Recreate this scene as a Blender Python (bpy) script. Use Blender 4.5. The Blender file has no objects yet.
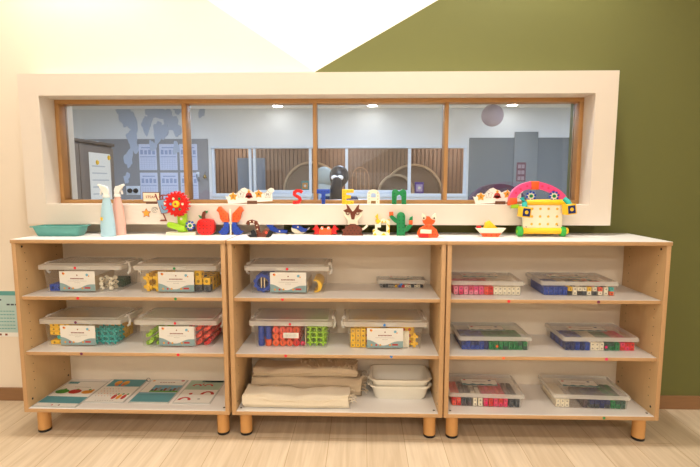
import bpy, bmesh, math, random
from mathutils import Matrix, Vector
random.seed(7)
sc = bpy.context.scene
COL = sc.collection
PI = math.pi

# ------------------------------------------------------------------ materials
def lin(h):
    c = [int(h[i:i + 2], 16) / 255 for i in (0, 2, 4)]
    return tuple(x / 12.92 if x < .04045 else ((x + .055) / 1.055) ** 2.4 for x in c) + (1,)
MATS = {}
def mat(name, hexc, rough=.5, noise=.05, scale=30, spec=.4, metal=0, stretch=(1, 1, 1), emit=0, bump=0):
    if name in MATS: return MATS[name]
    m = bpy.data.materials.new(name); m.use_nodes = True
    nt = m.node_tree; b = nt.nodes['Principled BSDF']
    b.inputs['Roughness'].default_value = rough
    b.inputs['Specular IOR Level'].default_value = spec
    b.inputs['Metallic'].default_value = metal
    c = lin(hexc)
    tc = nt.nodes.new('ShaderNodeTexCoord'); mp = nt.nodes.new('ShaderNodeMapping')
    mp.inputs['Scale'].default_value = stretch
    nz = nt.nodes.new('ShaderNodeTexNoise'); nz.inputs['Scale'].default_value = scale; nz.inputs['Detail'].default_value = 4
    mx = nt.nodes.new('ShaderNodeMix'); mx.data_type = 'RGBA'
    mx.inputs[6].default_value = tuple(x * (1 - noise) for x in c[:3]) + (1,)
    mx.inputs[7].default_value = tuple(min(1, x * (1 + noise)) for x in c[:3]) + (1,)
    L = nt.links.new
    L(tc.outputs['Object'], mp.inputs['Vector']); L(mp.outputs[0], nz.inputs['Vector'])
    L(nz.outputs['Fac'], mx.inputs[0]); L(mx.outputs[2], b.inputs['Base Color'])
    if emit:
        b.inputs['Emission Color'].default_value = c; b.inputs['Emission Strength'].default_value = emit
    if bump:
        bp = nt.nodes.new('ShaderNodeBump'); bp.inputs['Strength'].default_value = bump; bp.inputs['Distance'].default_value = .004
        L(nz.outputs['Fac'], bp.inputs['Height']); L(bp.outputs[0], b.inputs['Normal'])
    MATS[name] = m
    return m
def clear(name, hexc, solid, rough=.15, fres=1.0, cap=.35):
    """thin clear sheet: mostly transparent, a little of a solid glossy coat, more towards grazing angles"""
    if name in MATS: return MATS[name]
    m = bpy.data.materials.new(name); m.use_nodes = True
    nt = m.node_tree; b = nt.nodes['Principled BSDF']; o = nt.nodes['Material Output']
    b.inputs['Base Color'].default_value = lin(hexc); b.inputs['Roughness'].default_value = rough
    t = nt.nodes.new('ShaderNodeBsdfTransparent'); ms = nt.nodes.new('ShaderNodeMixShader')
    tl = nt.nodes.new('ShaderNodeBsdfTranslucent'); tl.inputs[0].default_value = lin(hexc); m2 = nt.nodes.new('ShaderNodeMixShader'); m2.inputs[0].default_value = .4
    nt.links.new(b.outputs[0], m2.inputs[1]); nt.links.new(tl.outputs[0], m2.inputs[2])
    lw = nt.nodes.new('ShaderNodeLayerWeight'); lw.inputs['Blend'].default_value = .25
    nz = nt.nodes.new('ShaderNodeTexNoise'); nz.inputs['Scale'].default_value = 40
    ma = nt.nodes.new('ShaderNodeMath'); ma.operation = 'MULTIPLY_ADD'
    ma.inputs[1].default_value = cap * fres; ma.inputs[2].default_value = solid
    mb = nt.nodes.new('ShaderNodeMath'); mb.operation = 'MULTIPLY_ADD'; mb.inputs[1].default_value = .03
    L = nt.links.new
    L(lw.outputs['Fresnel'], ma.inputs[0]); L(nz.outputs['Fac'], mb.inputs[0]); L(ma.outputs[0], mb.inputs[2])
    L(mb.outputs[0], ms.inputs[0]); L(t.outputs[0], ms.inputs[1]); L(m2.outputs[0], ms.inputs[2]); L(ms.outputs[0], o.inputs['Surface'])
    MATS[name] = m
    return m
def pane_glass():
    m = bpy.data.materials.new('window_glass'); m.use_nodes = True
    nt = m.node_tree; o = nt.nodes['Material Output']; nt.nodes.remove(nt.nodes['Principled BSDF'])
    t = nt.nodes.new('ShaderNodeBsdfTransparent'); t.inputs[0].default_value = (.93, .96, 1, 1)
    g = nt.nodes.new('ShaderNodeBsdfGlossy'); g.inputs['Roughness'].default_value = .0
    f = nt.nodes.new('ShaderNodeFresnel'); f.inputs['IOR'].default_value = 1.5
    ms = nt.nodes.new('ShaderNodeMixShader'); L = nt.links.new
    L(f.outputs[0], ms.inputs[0]); L(t.outputs[0], ms.inputs[1]); L(g.outputs[0], ms.inputs[2]); L(ms.outputs[0], o.inputs['Surface'])
    return m

# ------------------------------------------------------------------ mesh builder
class G:
    def __init__(s): s.bm = bmesh.new(); s.ml = []
    def mi(s, m):
        if m not in s.ml: s.ml.append(m)
        return s.ml.index(m)
    def add(s, tb, m, mtx=None):
        if mtx is not None: bmesh.ops.transform(tb, matrix=mtx, verts=tb.verts)
        bmesh.ops.recalc_face_normals(tb, faces=tb.faces)
        k = s.mi(m); mp = {v: s.bm.verts.new(v.co) for v in tb.verts}
        for f in tb.faces:
            try: nf = s.bm.faces.new([mp[v] for v in f.verts]); nf.material_index = k
            except ValueError: pass
        tb.free(); return s
    def box(s, x0, x1, y0, y1, z0, z1, m, bev=0, mtx=None, seg=2):
        tb = bmesh.new()
        v = [tb.verts.new((x, y, z)) for x in (x0, x1) for y in (y0, y1) for z in (z0, z1)]
        for f in ((0, 1, 3, 2), (4, 6, 7, 5), (0, 4, 5, 1), (2, 3, 7, 6), (0, 2, 6, 4), (1, 5, 7, 3)): tb.faces.new([v[i] for i in f])
        if bev: bmesh.ops.bevel(tb, geom=tb.edges[:], offset=bev, segments=seg, profile=.5, affect='EDGES', clamp_overlap=True)
        return s.add(tb, m, mtx)
    def prism(s, pts, a, b, m, bev=0, mtx=None, axis='y', seg=2):
        """closed outline (x,z) pushed along y (or (x,y) along z)"""
        tb = bmesh.new()
        P = (lambda p, t: (p[0], t, p[1])) if axis == 'y' else (lambda p, t: (p[0], p[1], t))
        A = [tb.verts.new(P(p, a)) for p in pts]; B = [tb.verts.new(P(p, b)) for p in pts]
        tb.faces.new(A); tb.faces.new(B[::-1]); n = len(pts)
        for i in range(n): tb.faces.new([A[i], B[i], B[(i + 1) % n], A[(i + 1) % n]])
        if bev:
            E = [e for e in tb.edges if (e.verts[0] in A) == (e.verts[1] in A)]
            bmesh.ops.bevel(tb, geom=E, offset=bev, segments=seg, profile=.5, affect='EDGES', clamp_overlap=True)
        return s.add(tb, m, mtx)
    def ring(s, outer, inner, a, b, m, mtx=None):
        tb = bmesh.new(); n = len(outer)
        R = [[tb.verts.new((p[0], t, p[1])) for p in q] for q in (outer, inner) for t in (a, b)]
        for i in range(n):
            j = (i + 1) % n
            for q, r in ((0, 1), (2, 3), (0, 2), (1, 3)): tb.faces.new([R[q][i], R[q][j], R[r][j], R[r][i]])
        return s.add(tb, m, mtx)
    def cyl(s, p0, p1, r0, r1, m, seg=20, bev=0):
        tb = bmesh.new(); p0 = Vector(p0); p1 = Vector(p1); d = p1 - p0
        bmesh.ops.create_cone(tb, cap_ends=True, segments=seg, radius1=r0, radius2=r1, depth=d.length)
        if bev:
            E = [e for e in tb.edges if any(len(f.verts) > 4 for f in e.link_faces)]
            bmesh.ops.bevel(tb, geom=E, offset=bev, segments=2, profile=.5, affect='EDGES', clamp_overlap=True)
        q = Vector((0, 0, 1)).rotation_difference(d.normalized()).to_matrix().to_4x4()
        return s.add(tb, m, Matrix.Translation((p0 + p1) / 2) @ q)
    def lathe(s, prof, m, c=(0, 0, 0), seg=24, sx=1, sy=1, mtx=None):
        tb = bmesh.new(); rows = []
        for r, z in prof:
            rows.append([tb.verts.new((c[0] + r * sx * math.cos(2 * PI * i / seg), c[1] + r * sy * math.sin(2 * PI * i / seg), c[2] + z)) for i in range(seg)])
        for a, b in zip(rows, rows[1:]):
            for i in range(seg): tb.faces.new([a[i], a[(i + 1) % seg], b[(i + 1) % seg], b[i]])
        tb.faces.new(rows[0]); tb.faces.new(rows[-1][::-1])
        return s.add(tb, m, mtx)
    def ball(s, c, r, m, u=14, v=10, mtx=None):
        tb = bmesh.new(); bmesh.ops.create_uvsphere(tb, u_segments=u, v_segments=v, radius=1)
        r = (r, r, r) if isinstance(r, (int, float)) else r
        M = Matrix.Translation(c) @ Matrix.Diagonal((*r, 1))
        return s.add(tb, m, M if mtx is None else mtx @ M)
    def tube(s, path, r, m, seg=8, closed=False):
        tb = bmesh.new(); rows = []; P = [Vector(p) for p in path]; n = len(P)
        for i, p in enumerate(P):
            t = (P[min(i + 1, n - 1)] - P[max(i - 1, 0)]).normalized()
            up = Vector((0, 0, 1)) if abs(t.z) < .9 else Vector((0, 1, 0))
            a = t.cross(up).normalized(); b = a.cross(t); rr = r[i] if isinstance(r, (list, tuple)) else r
            rows.append([tb.verts.new(p + a * rr * math.cos(2 * PI * k / seg) + b * rr * math.sin(2 * PI * k / seg)) for k in range(seg)])
        for a, b in zip(rows, rows[1:]):
            for i in range(seg): tb.faces.new([a[i], a[(i + 1) % seg], b[(i + 1) % seg], b[i]])
        tb.faces.new(rows[0]); tb.faces.new(rows[-1][::-1])
        return s.add(tb, m)
    def ribbon(s, path, w, a, b, m, bev=0):
        """a bar of width w that follows a path in the xz plane, pushed along y"""
        P = [Vector(p) for p in path]; n = len(P); Lf = []; Rt = []
        for i, p in enumerate(P):
            t = (P[min(i + 1, n - 1)] - P[max(i - 1, 0)]).normalized(); nn = Vector((-t.y, t.x))
            ww = (w[i] if isinstance(w, (list, tuple)) else w) / 2
            Lf.append(p + nn * ww); Rt.append(p - nn * ww)
        tb = bmesh.new(); R = [[tb.verts.new((q.x, t, q.y)) for q in S] for S in (Lf, Rt) for t in (a, b)]
        for i in range(n - 1):
            for q, r in ((0, 1), (2, 3), (0, 2), (1, 3)): tb.faces.new([R[q][i], R[q][i + 1], R[r][i + 1], R[r][i]])
        for i in (0, n - 1): tb.faces.new([R[0][i], R[1][i], R[3][i], R[2][i]])
        if bev: bmesh.ops.bevel(tb, geom=tb.edges[:], offset=bev, segments=1, affect='EDGES', clamp_overlap=True)
        return s.add(tb, m)
    def mesh(s, name, smooth=True):
        me = bpy.data.meshes.new(name); s.bm.to_mesh(me); s.bm.free()
        for m in s.ml: me.materials.append(m)
        if smooth:
            me.shade_smooth(); me.set_sharp_from_angle(angle=.62)
        return me
def link(name, data, parent=None, loc=(0, 0, 0), rz=0):
    o = bpy.data.objects.new(name, data); COL.objects.link(o); o.location = loc
    o.rotation_euler = (0, 0, rz)
    if parent: o.parent = parent
    return o
def part(g, name, parent, loc=(0, 0, 0), label=None, smooth=True):
    o = link(name, g.mesh(name, smooth), parent, loc)
    if label: o['label'] = label
    return o
def tag(o, label, cat, group=None):
    o['label'] = label; o['category'] = cat
    if group: o['group'] = group
    return o
def thing(name, label, cat, loc, rz=0, group=None): return tag(link(name, None, None, loc, rz), label, cat, group)
def solo(g, name, label, cat, loc=(0, 0, 0), rz=0, group=None): return tag(link(name, g.mesh(name), None, loc, rz), label, cat, group)
def struct(g, name, parent=None):
    o = link(name, g.mesh(name, False), parent)
    if not parent: o['kind'] = 'structure'
    return o
def text_mesh(txt, size, m, depth=.0004):
    cu = bpy.data.curves.new('lettering', 'FONT'); cu.body = txt; cu.size = size; cu.align_x = 'CENTER'; cu.align_y = 'CENTER'; cu.extrude = depth; cu.resolution_u = 2
    o = bpy.data.objects.new('lettering', cu); COL.objects.link(o); bpy.context.view_layer.update()
    me = bpy.data.meshes.new_from_object(o.evaluated_get(bpy.context.evaluated_depsgraph_get()))
    bpy.data.objects.remove(o); bpy.data.curves.remove(cu)
    me.materials.clear(); me.materials.append(m)
    return me
def add_text(g, txt, size, m, at):
    """lettering standing upright facing -y, merged into g"""
    me = text_mesh(txt, size, m); tb = bmesh.new(); tb.from_mesh(me); bpy.data.meshes.remove(me)
    g.add(tb, m, Matrix.Translation(at) @ Matrix.Rotation(PI / 2, 4, 'X'))
def circ(cx, cz, r, n=16, rz=None, a0=0):
    return [(cx + r * math.cos(a0 + 2 * PI * i / n), cz + (rz or r) * math.sin(a0 + 2 * PI * i / n)) for i in range(n)]
def star(cx, cz, r, q=.5): return [(cx + (r if i % 2 == 0 else r * q) * math.sin(PI * i / 5), cz + (r if i % 2 == 0 else r * q) * math.cos(PI * i / 5)) for i in range(10)]

# palette
WHITE = mat('white_laminate', 'EDEAE6', .35, .015)
EDGE = mat('plywood_edge', 'C49C70', .5, .12, 60, stretch=(.3, 1, 6))
MAPLE = mat('maple_veneer', 'D6B486', .45, .06, 14, stretch=(6, 6, .6))
BACKP = mat('cream_back_panel', 'E6D9C6', .5, .02)
LEGW = mat('beech_leg', 'D29C5E', .4, .08, 20, stretch=(5, 5, .5))
BLACK = mat('black_plastic', '17161A', .45)
STEEL = mat('dark_screw', '33302C', .35, .05, 30, .5, .6)
RED = mat('red_plastic', 'DB1F1C', .35); ORANGE = mat('orange_plastic', 'F0602A', .35); YEL = mat('yellow_plastic', 'F6C426', .35)
BLUE = mat('blue_plastic', '1E44A8', .35); GREEN = mat('green_plastic', '0F8348', .35); LIME = mat('lime_plastic', 'A4D52B', .35)
CREAM = mat('cream_plastic', 'F3E9D0', .4); BROWN = mat('brown_plastic', '6E3420', .4); PINK = mat('pink_plastic', 'F2508C', .35)
TEAL = mat('teal_plastic', '2FB3AE', .35); NAVY = mat('navy_plastic', '1B2C6B', .4); CORAL = mat('coral_plastic', 'F0563F', .35)
OLIVEY = mat('mustard_plastic', 'E8B83C', .4); SLATE = mat('slate_plastic', '3F4650', .45); GREY = mat('grey_plastic', '9A968F', .45)
DARKGREEN = mat('bottle_green_plastic', '2E5A4A', .4); CARD = mat('card_white', 'EAE6DD', .6, .01); INK = mat('dark_ink', '3A3A44', .6)
BUBBLE = mat('raspberry_plastic', 'E8386A', .35); FROST = mat('frosted_white_clip', 'F0EEE8', .3)
WAVE = mat('print_blue_grey', '8EA7A8', .6); PRED = mat('print_red', 'C23A33', .6); PORA = mat('print_orange', 'EBA13A', .6); PBRN = mat('print_brown', '8A4B3C', .6)
PTEAL = mat('print_teal', '5C9AA3', .6); PGRN = mat('print_green', '4F9A3E', .6); PAPER = mat('paper_white', 'EFEDE6', .35, .01); PSKY = mat('print_sky', '7DB3C9', .6)
BODY = clear('clear_box_plastic', 'FBFAF6', .03, .2, cap=.07); LID = clear('frosted_lid_plastic', 'FCFAF4', .16, .4, cap=.1)
FLID = clear('clear_lid_plastic', 'FCFAF4', .12, .35, cap=.1); RIM = clear('frosted_rim_plastic', 'FAF8F3', .45, .35, cap=.15)
HOLE = {}
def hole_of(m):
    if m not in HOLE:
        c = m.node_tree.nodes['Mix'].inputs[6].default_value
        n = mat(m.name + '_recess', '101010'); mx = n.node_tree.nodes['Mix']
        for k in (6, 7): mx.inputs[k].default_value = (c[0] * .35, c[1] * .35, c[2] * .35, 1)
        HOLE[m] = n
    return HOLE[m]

# ------------------------------------------------------------------ room shell
YW = .338
def nodes_paint():
    """wall paint: warm cream on the left, a white triangle above the window, olive green to the right"""
    m = bpy.data.materials.new('painted_wall'); m.use_nodes = True; nt = m.node_tree; b = nt.nodes['Principled BSDF']; L = nt.links.new
    b.inputs['Roughness'].default_value = .6; b.inputs['Specular IOR Level'].default_value = .25
    ge = nt.nodes.new('ShaderNodeNewGeometry'); sp = nt.nodes.new('ShaderNodeSeparateXYZ'); L(ge.outputs['Position'], sp.inputs[0])
    def mth(op, a, b2):
        n = nt.nodes.new('ShaderNodeMath'); n.operation = op
        for i, v in enumerate((a, b2)):
            if isinstance(v, (int, float)): n.inputs[i].default_value = v
            else: L(v, n.inputs[i])
        return n.outputs[0]
    def side(x0, z0, x1, z1):                       # 1 to the right of the line through two wall points
        k = (x1 - x0) / (z1 - z0)
        xl = mth('ADD', mth('MULTIPLY', mth('SUBTRACT', sp.outputs[2], z0), k), x0)
        return mth('GREATER_THAN', sp.outputs[0], xl)
    up = mth('GREATER_THAN', sp.outputs[2], 1.55)
    white = mth('MULTIPLY', side(.752, 1.949, 1.236, 1.632), up)
    green_up = mth('MULTIPLY', side(1.815, 1.938, 1.264, 1.632), up)
    green_dn = mth('MULTIPLY', mth('GREATER_THAN', sp.outputs[0], 1.093), mth('SUBTRACT', 1, up))
    green = mth('MAXIMUM', green_up, green_dn)
    nz = nt.nodes.new('ShaderNodeTexNoise'); nz.inputs['Scale'].default_value = 90
    def mix(f, a, b2):
        n = nt.nodes.new('ShaderNodeMix'); n.data_type = 'RGBA'; L(f, n.inputs[0])
        for i, v in ((6, a), (7, b2)):
            if isinstance(v, tuple): n.inputs[i].default_value = v
            else: L(v, n.inputs[i])
        return n.outputs[2]
    c = mix(white, lin('EADDCA'), lin('F6F2E4')); c = mix(green, c, lin('6B6C3D'))
    L(c, b.inputs['Base Color'])
    bp = nt.nodes.new('ShaderNodeBump'); bp.inputs['Strength'].default_value = .08; bp.inputs['Distance'].default_value = .002
    L(nz.outputs[0], bp.inputs['Height']); L(bp.outputs[0], b.inputs['Normal'])
    return m
def floor_mat():
    m = bpy.data.materials.new('oak_plank_floor'); m.use_nodes = True; nt = m.node_tree; b = nt.nodes['Principled BSDF']; L = nt.links.new
    b.inputs['Roughness'].default_value = .42; b.inputs['Specular IOR Level'].default_value = .3
    ge = nt.nodes.new('ShaderNodeNewGeometry'); mp = nt.nodes.new('ShaderNodeMapping'); mp.vector_type = 'POINT'
    mp.inputs['Rotation'].default_value = (0, 0, PI / 2); mp.inputs['Location'].default_value = (.35, -1.004 + .163 * 20, 0)
    L(ge.outputs['Position'], mp.inputs[0])
    mpb = nt.nodes.new('ShaderNodeMapping'); mpb.inputs['Rotation'].default_value = (0, 0, -PI / 2); mpb.inputs['Location'].default_value = (7.3, 1.006 + .163 * 40, 0)
    L(ge.outputs['Position'], mpb.inputs[0])
    br = nt.nodes.new('ShaderNodeTexBrick'); br.offset = .37; br.inputs['Scale'].default_value = 1
    br.inputs['Brick Width'].default_value = 1.22; br.inputs['Row Height'].default_value = .163; br.inputs['Mortar Size'].default_value = .0013
    br.inputs['Mortar Smooth'].default_value = .3
    br.inputs['Color1'].default_value = lin('D2BEA1'); br.inputs['Color2'].default_value = lin('DCCAAF'); br.inputs['Mortar'].default_value = lin('AE936F')
    L(mpb.outputs[0], br.inputs['Vector'])
    ms = nt.nodes.new('ShaderNodeMapping'); ms.inputs['Scale'].default_value = (34, 2.2, 1); L(ge.outputs['Position'], ms.inputs[0])
    nz = nt.nodes.new('ShaderNodeTexNoise'); nz.inputs['Scale'].default_value = 1.4; nz.inputs['Detail'].default_value = 6; nz.inputs['Distortion'].default_value = .6
    L(ms.outputs[0], nz.inputs['Vector'])
    cr = nt.nodes.new('ShaderNodeValToRGB'); cr.color_ramp.elements[0].position = .3; cr.color_ramp.elements[1].position = .7
    cr.color_ramp.elements[0].color = (.74, .69, .62, 1); cr.color_ramp.elements[1].color = (1, 1, 1, 1)
    L(nz.outputs['Fac'], cr.inputs[0])
    mx = nt.nodes.new('ShaderNodeMix'); mx.data_type = 'RGBA'; mx.blend_type = 'MULTIPLY'; mx.inputs[0].default_value = .75
    L(br.outputs['Color'], mx.inputs[6]); L(cr.outputs[0], mx.inputs[7]); L(mx.outputs[2], b.inputs['Base Color'])
    nt.nodes.remove(mp)
    return m
PAINT = nodes_paint()
PLAIN = mat('cream_room_paint', 'E8DECD', .7, .01)
CEILM = mat('ceiling_white', 'EFEBE3', .8, .01)
SURR = mat('window_surround_paint', 'E2D7C9', .5, .01)
OAK = mat('window_oak', 'B98C58', .4, .1, 18, stretch=(3, 3, 1))
SKIRT = mat('walnut_skirting', '8F6A48', .45, .12, 12, stretch=(1, 4, 10))
X0, X1, YF, YB = -5.2, 6.6, -6.4, 9.4
OX0, OX1, OZ0, OZ1 = .0108, 2.4916, 1.0101, 1.4992          # window opening
struct(G().box(X0, X1, YF, YB, -.08, 0, floor_mat()), 'floor')
struct(G().box(X0, X1, YF, YB, 2.75, 2.83, CEILM), 'ceiling')
w = G()
w.box(X0, OX0, YW, .46, 0, 2.75, PAINT).box(OX1, X1, YW, .46, 0, 2.75, PAINT).box(OX0, OX1, YW, .46, 0, OZ0, PAINT).box(OX0, OX1, YW, .46, OZ1, 2.75, PAINT)
struct(w, 'wall_back')
struct(G().box(X0 - .1, X0, YF, YB, 0, 2.75, PLAIN), 'wall_left')
struct(G().box(X1, X1 + .1, YF, YB, 0, 2.75, PLAIN), 'wall_right')
struct(G().box(X0, X1, YF - .1, YF, 0, 2.75, PLAIN), 'wall_front')
struct(G().box(X0, X1, YW - .012, YW, 0, .0675, SKIRT, .002), 'baseboard_back')
# the boxed white surround that stands out from the wall
SX0, SX1, SZ0, SZ1, SY = -.0816, 2.588, .918, 1.5945, .217
s = G()
s.box(SX0, OX0, SY, YW, SZ0, SZ1, SURR).box(OX1, SX1, SY, YW, SZ0, SZ1, SURR).box(OX0, OX1, SY, YW, SZ0, OZ0, SURR).box(OX0, OX1, SY, YW, OZ1, SZ1, SURR)
struct(s, 'trim_1')
# oak frame with three mullions, four panes
FY0, FY1, FT = .322, .387, .019
win = link('window_1', None); win['kind'] = 'structure'
f = G()
f.box(OX0, OX1, FY0, FY1, OZ1 - FT, OZ1, OAK, .0015).box(OX0, OX1, FY0, FY1, OZ0, OZ0 + FT * .9, OAK, .0015)
f.box(OX0, OX0 + FT, FY0, FY1, OZ0 + FT * .9, OZ1 - FT, OAK, .0015).box(OX1 - FT, OX1, FY0, FY1, OZ0 + FT * .9, OZ1 - FT, OAK, .0015)
fr = part(f, 'window_frame', win)
MULL = ((.618, .638), (1.239, 1.257), (1.856, 1.874))
for a, b in MULL: part(G().box(a, b, FY0 + .002, FY1, OZ0 + FT * .9, OZ1 - FT, OAK, .0015), 'mullion', win)
PANE = pane_glass(); e = [OX0 + FT] + [x for m_ in MULL for x in m_] + [OX1 - FT]
for i in range(4): part(G().box(e[2 * i], e[2 * i + 1], .370, .376, OZ0 + FT * .9, OZ1 - FT, PANE), 'pane', win, smooth=False)

# ------------------------------------------------------------------ shelf units
TOP, H1, H2, H0, DEP, TH = .8725, .627, .382, .130, .3226, .016
UNITS = ((0, .903), (.914, 1.817), (1.823, 2.723))
DOTC = {'red': mat('sticker_red', 'E0152B', .5), 'green': mat('sticker_green', '148045', .5), 'purple': mat('sticker_purple', '6A1F4E', .5), 'blue': mat('sticker_blue', '1C7FD6', .5),
        'orange': mat('sticker_orange', 'F2703A', .5), 'magenta': mat('sticker_magenta', 'E0216F', .5), 'white': CARD}
def board(x0, x1, y0, y1, z0, z1, top=WHITE):
    g = G(); g.box(x0, x1, y0, y1, z0, z1 - .0012, EDGE, .0008); g.box(x0 + .0006, x1 - .0006, y0 + .0006, y1 - .0006, z1 - .0014, z1, top)
    return g
def dot(parent, x, z, y, col, heart=False, r=.0062):
    g = G()
    if heart:
        g.prism([(0, -r), (r, 0.1 * r), (r * .9, .7 * r), (.45 * r, r), (0, .55 * r), (-.45 * r, r), (-.9 * r, .7 * r), (-r, .1 * r)], -.0006, 0, DOTC[col])
    else: g.cyl((0, 0, 0), (0, -.0006, 0), r, r, DOTC[col], 14)
    part(g, 'dot_sticker', parent, (x, y, z), 'round %s dot sticker' % col if not heart else 'small %s heart sticker' % col)
def shelf_unit(k, label, dots):
    xa, xb = UNITS[k]; W = xb - xa
    root = thing('shelf_unit', label, 'shelf', (xa, 0, 0), group='low open shelf units under the window')
    for sgn, a in ((1, 0), (-1, W - .018)):
        g = G(); g.box(a, a + .018, .0025, DEP, H0 - .018, TOP - TH, MAPLE, .0006); g.box(a, a + .018, 0, .0027, H0 - .018, TOP - TH, EDGE, .0006)
        xi = a + .018 if sgn > 0 else a
        for yy in (.05, .255):
            for i in range(17): g.cyl((xi, yy, .2 + i * .038), (xi + sgn * .0003, yy, .2 + i * .038), .0022, .0022, STEEL, 8)
        sp = part(g, 'side_panel', root)
        for yy, zz in ((.035, TOP - .035), (.03, H0 + .03), (.28, H0 + .03), (.28, TOP - .035)):
            c = G(); c.cyl((0, 0, 0), (sgn * .001, 0, 0), .0048, .0048, BLACK, 12); part(c, 'screw_cap', sp, (xi, yy, zz))
    part(board(-.003, W + .0025, -.003, DEP, TOP - TH, TOP), 'top_panel', root)
    bp = part(board(.018, W - .018, 0, DEP - .006, H0 - .018, H0), 'bottom_panel', root)
    for xx in (.032, W - .032):
        c = G(); c.cyl((0, 0, 0), (0, 0, .0007), .005, .005, STEEL, 12); part(c, 'screw_cap', bp, (xx, .03, H0))
    part(G().box(.018, W - .018, DEP - .02, DEP - .006, H0, TOP - TH, BACKP), 'back_panel', root)
    for lvl, z in ((1, H1), (2, H2)):
        sh = part(board(.0185, W - .0185, .012, DEP - .0205, z - TH, z), 'shelf', root)
        for L_, x, col, *h in dots:
            if L_ == lvl: dot(sh, x - xa, z - TH / 2, .012, col, bool(h))
    for L_, x, col, *h in dots:
        if L_ == 3: dot(bp, x - xa, H0 - .009, 0, col)
    for x in (.046, W - .046):
        for y in (.056, .262):
            lg = part(G().cyl((0, 0, .012), (0, 0, H0 - .018), .0265, .0265, LEGW, 28), 'leg', root, (x, y, 0))
            part(G().cyl((0, 0, 0), (0, 0, .012), .026, .027, BLACK, 28, .002), 'foot', lg)
    return root
shelf_unit(0, 'leftmost maple open shelf unit, four worksheets lying on its bottom board', [(1, .262, 'red'), (1, .683, 'green'), (2, .262, 'purple'), (2, .684, 'red')])
shelf_unit(1, 'middle maple open shelf unit, folded blankets and white tubs on its bottom board', [(1, 1.138, 'red', 1), (2, 1.148, 'red'), (2, 1.598, 'blue', 1)])
shelf_unit(2, 'rightmost maple open shelf unit holding six flat clear boxes of small cubes', [(1, 2.083, 'red'), (1, 2.451, 'purple'), (2, 2.07, 'orange'), (2, 2.498, 'magenta'), (3, 2.497, 'green')])

# ------------------------------------------------------------------ lidded bins
def label_card(w, h):
    """cream card with a blue-grey hilly strip, little coloured vehicles, corner pictures and two lines of tiny print"""
    g = G(); g.box(-w / 2, w / 2, -.0012, 0, 0, h, CARD)
    n = 28; top = []
    for i in range(n + 1):
        t = i / n; top.append((-w / 2 + w * t, h * (.2 + .09 * math.sin(9 * t + .6) + .16 * abs(2 * t - 1) ** 3)))
    g.prism([(-w / 2, 0), (w / 2, 0)] + top[::-1], -.0017, -.0011, WAVE)
    for t, m_ in ((.13, PORA), (.26, PRED), (.37, PORA), (.64, PORA)): g.prism(circ(-w / 2 + w * t, h * .14, h * .05, 10), -.0021, -.0016, m_)
    g.box(w * .2, w * .36, -.0021, -.0016, h * .12, h * .2, PRED)
    g.prism(circ(-w * .38, h * .88, h * .065, 10), -.0017, -.0011, PORA); g.prism(circ(-w * .4, h * .9, h * .04, 8), -.0019, -.0011, PRED)
    g.prism(circ(w * .28, h * .82, h * .07, 10), -.0017, -.0011, PSKY); g.prism(circ(w * .33, h * .76, h * .035, 8), -.0019, -.0011, PORA); g.prism(circ(0, h * .8, h * .035, 8), -.0017, -.0011, PBRN)
    for i in range(10): g.box(-w * .19 + i * w * .038, -w * .19 + i * w * .038 + w * .028, -.0017, -.0011, h * .6, h * .655, PBRN)
    for i in range(16): g.box(-w * .26 + i * w * .033, -w * .26 + i * w * .033 + w * .024, -.0016, -.0011, h * .5, h * .515, GREY)
    for i in range(5): g.box(-w * .08 + i * w * .033, -w * .08 + i * w * .033 + w * .024, -.0016, -.0011, h * .41, h * .425, GREY)
    return g
def open_box(w0, d0, w1, d1, h, t, m, r=.012):
    """open-topped thin shell whose mouth is a little wider than its foot"""
    def rr(w, d, rad, n=4):
        P = []
        for cx, cy, a in ((w / 2 - rad, d / 2 - rad, 0), (-w / 2 + rad, d / 2 - rad, PI / 2), (-w / 2 + rad, -d / 2 + rad, PI), (w / 2 - rad, -d / 2 + rad, 1.5 * PI)):
            for i in range(n + 1): P.append((cx + rad * math.cos(a + PI / 2 * i / n), cy + rad * math.sin(a + PI / 2 * i / n)))
        return P
    tb = bmesh.new()
    rows = [[tb.verts.new((x, y, z)) for x, y in rr(w, d, q)] for w, d, q, z in ((w0 - .006, d0 - .006, r, 0), (w0, d0, r, .004), (w1, d1, r, h), (w1 - 2 * t, d1 - 2 * t, max(r - t, .001), h), (w0 - 2 * t, d0 - 2 * t, max(r - t, .001), t))]
    n = len(rows[0])
    for a, b in zip(rows, rows[1:]):
        for i in range(n): tb.faces.new([a[i], a[(i + 1) % n], b[(i + 1) % n], b[i]])
    tb.faces.new(rows[0]); tb.faces.new(rows[-1][::-1])
    return tb
def rrect(w_, d_, r):
    P = []
    for cx, cy, a in ((w_ / 2 - r, d_ / 2 - r, 0), (-w_ / 2 + r, d_ / 2 - r, PI / 2), (-w_ / 2 + r, -d_ / 2 + r, PI), (w_ / 2 - r, -d_ / 2 + r, 1.5 * PI)):
        for i in range(5): P.append((cx + r * math.cos(a + PI / 2 * i / 4), cy + r * math.sin(a + PI / 2 * i / 4)))
    return P
def frame(g, w_, d_, t, z0, z1, m, r=.012): g.ring(rrect(w_, d_, r), rrect(w_ - 2 * t, d_ - 2 * t, max(r - t, .002)), z0, z1, m, Matrix.Rotation(PI / 2, 4, 'X'))
BW, BD, BH = .325, .2, .103
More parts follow.
